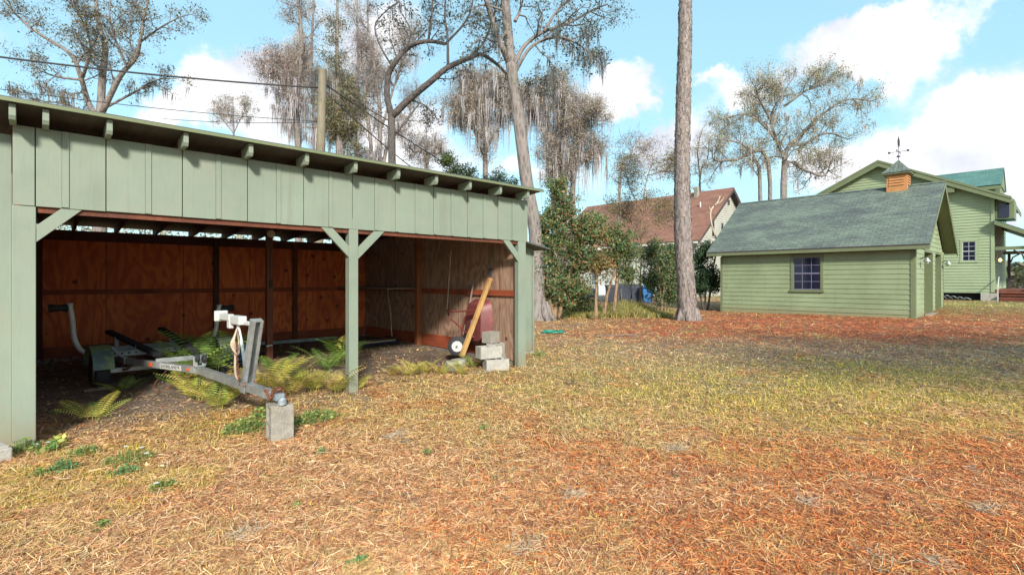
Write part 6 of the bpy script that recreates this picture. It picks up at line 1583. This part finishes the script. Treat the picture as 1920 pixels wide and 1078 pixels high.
# ------------------------------------------------------------------ BINS AND CAR BEHIND THE SHRUBS
def bin_(label, px, d, mt, h=1.05, w=.6, rz=.8, group=None):
    p = PW(px, 560, d); x, y = p.x, p.y; z = 0.0
    S = thing('trash_bin', label, 'trash bin', (x, y, z), rz, group)
    b0, b1 = w*.40, w*.5; dp = 1.1
    m = MB().add([(-b0, -b0*dp, .06), (b0, -b0*dp, .06), (b0, b0*dp, .06), (-b0, b0*dp, .06), (-b1, -b1*dp, h), (b1, -b1*dp, h), (b1, b1*dp, h), (-b1, b1*dp, h)], [(3,2,1,0),(4,5,6,7),(0,1,5,4),(1,2,6,5),(2,3,7,6),(3,0,4,7)])
    m.bx(-b1-.015, b1+.015, -b1*dp-.015, b1*dp+.015, h-.10, h-.05); m.build('body', M[mt], S, local=True, bevel=.02)
    MB().prism([(-b1-.03, -b1*dp-.04, h+.002), (-b1-.03, b1*dp+.05, h+.002), (-b1-.03, b1*dp+.02, h+.07), (-b1-.03, 0, h+.10), (-b1-.03, -b1*dp, h+.05)], (2*b1+.06, 0, 0)).build('lid', M[mt], S, local=True, bevel=.015)
    for s in (-1, 1): MB().cyl((s*b0-.03*s, b0*dp+.05, .12), (s*b0+.05*s, b0*dp+.05, .12), .12, 14).build('wheel', M['black'], S, local=True)
    MB().cyl((-b1*.7, b1*dp+.06, h-.02), (b1*.7, b1*dp+.06, h-.02), .018).build('handle', M[mt], S, local=True)
GB2 = 'trash bins beside the white house'
bin_('leftmost of the dark slate trash bins, behind the leaning pale stem', 1148, 34, 'bin_dark', 1.1, .75, group=GB2)
bin_('middle dark slate trash bin beneath the young sparse tree', 1171, 34.3, 'bin_dark', 1.18, .75, group=GB2)
bin_('rightmost dark slate trash bin touching the blue one', 1192, 34.2, 'bin_dark', 1.12, .68, group=GB2)
bin_('bright blue recycling bin at the right end of the bin row', 1213, 33.2, 'blue', 1.1, .62, group=GB2)
def car(px, d, rz, label, h=1.5):
    p = PW(px, 560, d); S = thing('parked_car', label, 'car', (p.x, p.y, 0), rz)
    prof = [(-2.2, .35), (-2.25, .75), (-2.1, .95), (-1.5, 1.02), (-.9, h-.05), (.6, h), (1.3, 1.05), (2.1, .9), (2.25, .6), (2.2, .35)]
    MB().prism([(x, -.85, z) for x, z in prof], (0, 1.7, 0)).build('body', M['car'], S, local=True, bevel=.08)
    for s in (-1, 1):
        MB().prism([(-1.35, s*.853, 1.0), (-.85, s*.853, h-.13), (.5, s*.853, h-.08), (1.1, s*.853, 1.03)], (0, s*.006, 0)).build('side_window', M['black_glass'], S, local=True)
        for x in (-1.4, 1.4):
            w = MB().lathe((x, s*.78, .33), (0, 1, 0), [(0, -.1), (.28, -.1), (.33, -.07), (.33, .07), (.28, .1), (0, .1)], 20).build('wheel', M['black'], S, local=True, smooth='auto')
            MB().lathe((x, s*.885, .33), (0, s, 0), [(.2, 0), (.18, .01), (0, .015)], 16).build('rim', M['galv'], w, local=True)
    MB().box((2.24, .6, .72), (.05, .3, .12)).build('headlight', M['white'], S, local=True); MB().box((2.24, -.6, .72), (.05, .3, .12)).build('headlight', M['white'], S, local=True)
car(1052, 34, 1.9, 'dark blue car parked by the white house, mostly hidden behind the shrub tree')
# utility box by the bins
q = MB().box((0, 0, .55), (.7, .45, 1.1)).box((0, 0, 1.12), (.76, .5, .04)).build('utility_cabinet', M['sash_pale'] if 'sash_pale' in M else M['pvc'], None, bevel=.02)
p_ = PW(1127, 560, 36); q.location = (p_.x, p_.y, 0); q.rotation_euler = (0, 0, .8); tag(q, 'pale blue-white cabinet standing left of the slate bins', 'cabinet')
hs = MB()
for k in range(5): hs.tube(smooth_pts([Vector((49.3+.1*k, 4.4+.35*k, .1)), Vector((49.2, 4.7+.35*k, .22+.05*k)), Vector((49.5, 5.0+.35*k, .1))], 4), .03, 5)
tag(hs.build('coiled_hose', M['galv_dk'], None, smooth=True), 'grey hose heap by the dark crawl space of the green house', 'hose')

# ------------------------------------------------------------------ UTILITY POLE AND CABLES
def pole():
    d = 20; b = PW(594, 590, d); b.z = 0; top = PW(605, 131, d)
    S = thing('utility_pole', 'bare weathered wooden utility pole rising behind the shed roof', 'utility pole', b)
    MB().tube([b, b.lerp(top, .5), top], [.19, .17, .15], 16).build('pole', M['pole'], S, smooth='auto')
    q = top+Vector((0, 0, -.6))
    MB().cyl(q+Vector((SF, -CF, 0))*.14, q+Vector((SF, -CF, 0))*.36, .03, 8).build('insulator', M['iron'], S)
    MB().cyl(q-Vector((SF, -CF, 0))*.34-Vector((0, 0, .1)), q-Vector((SF, -CF, 0))*.1-Vector((0, 0, .1)), .03, 8).build('insulator', M['iron'], S)
    return top
top = pole()
def cable(label, a, b, sag, r, n=24, extra=None):
    a = Vector(a); b = Vector(b)
    P = [a.lerp(b, t/n)-Vector((0, 0, sag*4*(t/n)*(1-t/n))) for t in range(n+1)]
    if extra: P = extra+P
    o = MB().tube(P, r, 6, cap=True).build('overhead_cable', M['cable'], None, smooth=True)
    tag(o, label, 'cable', 'overhead cables on the utility pole')
cable('thick black cable sagging from the pole top towards the upper left', PW(602, 165, 20), PW(-420, 45, 15), .25, .032)
cable('thin lower cable from the pole towards the far left', PW(597, 228, 20), PW(-300, 120, 17), .25, .013)
cable('thin cable meeting the pole from behind the shed roof at left', PW(597, 229, 20), PW(306, 223, 26), .10, .013)
cable('upper cable running down right from the pole behind the forked dark tree', PW(612, 160, 20), PW(1010, 400, 36), .35, .026)
cable('lower cable running down right from the pole just under the upper one', PW(612, 175, 20), PW(985, 430, 34), .9, .022)
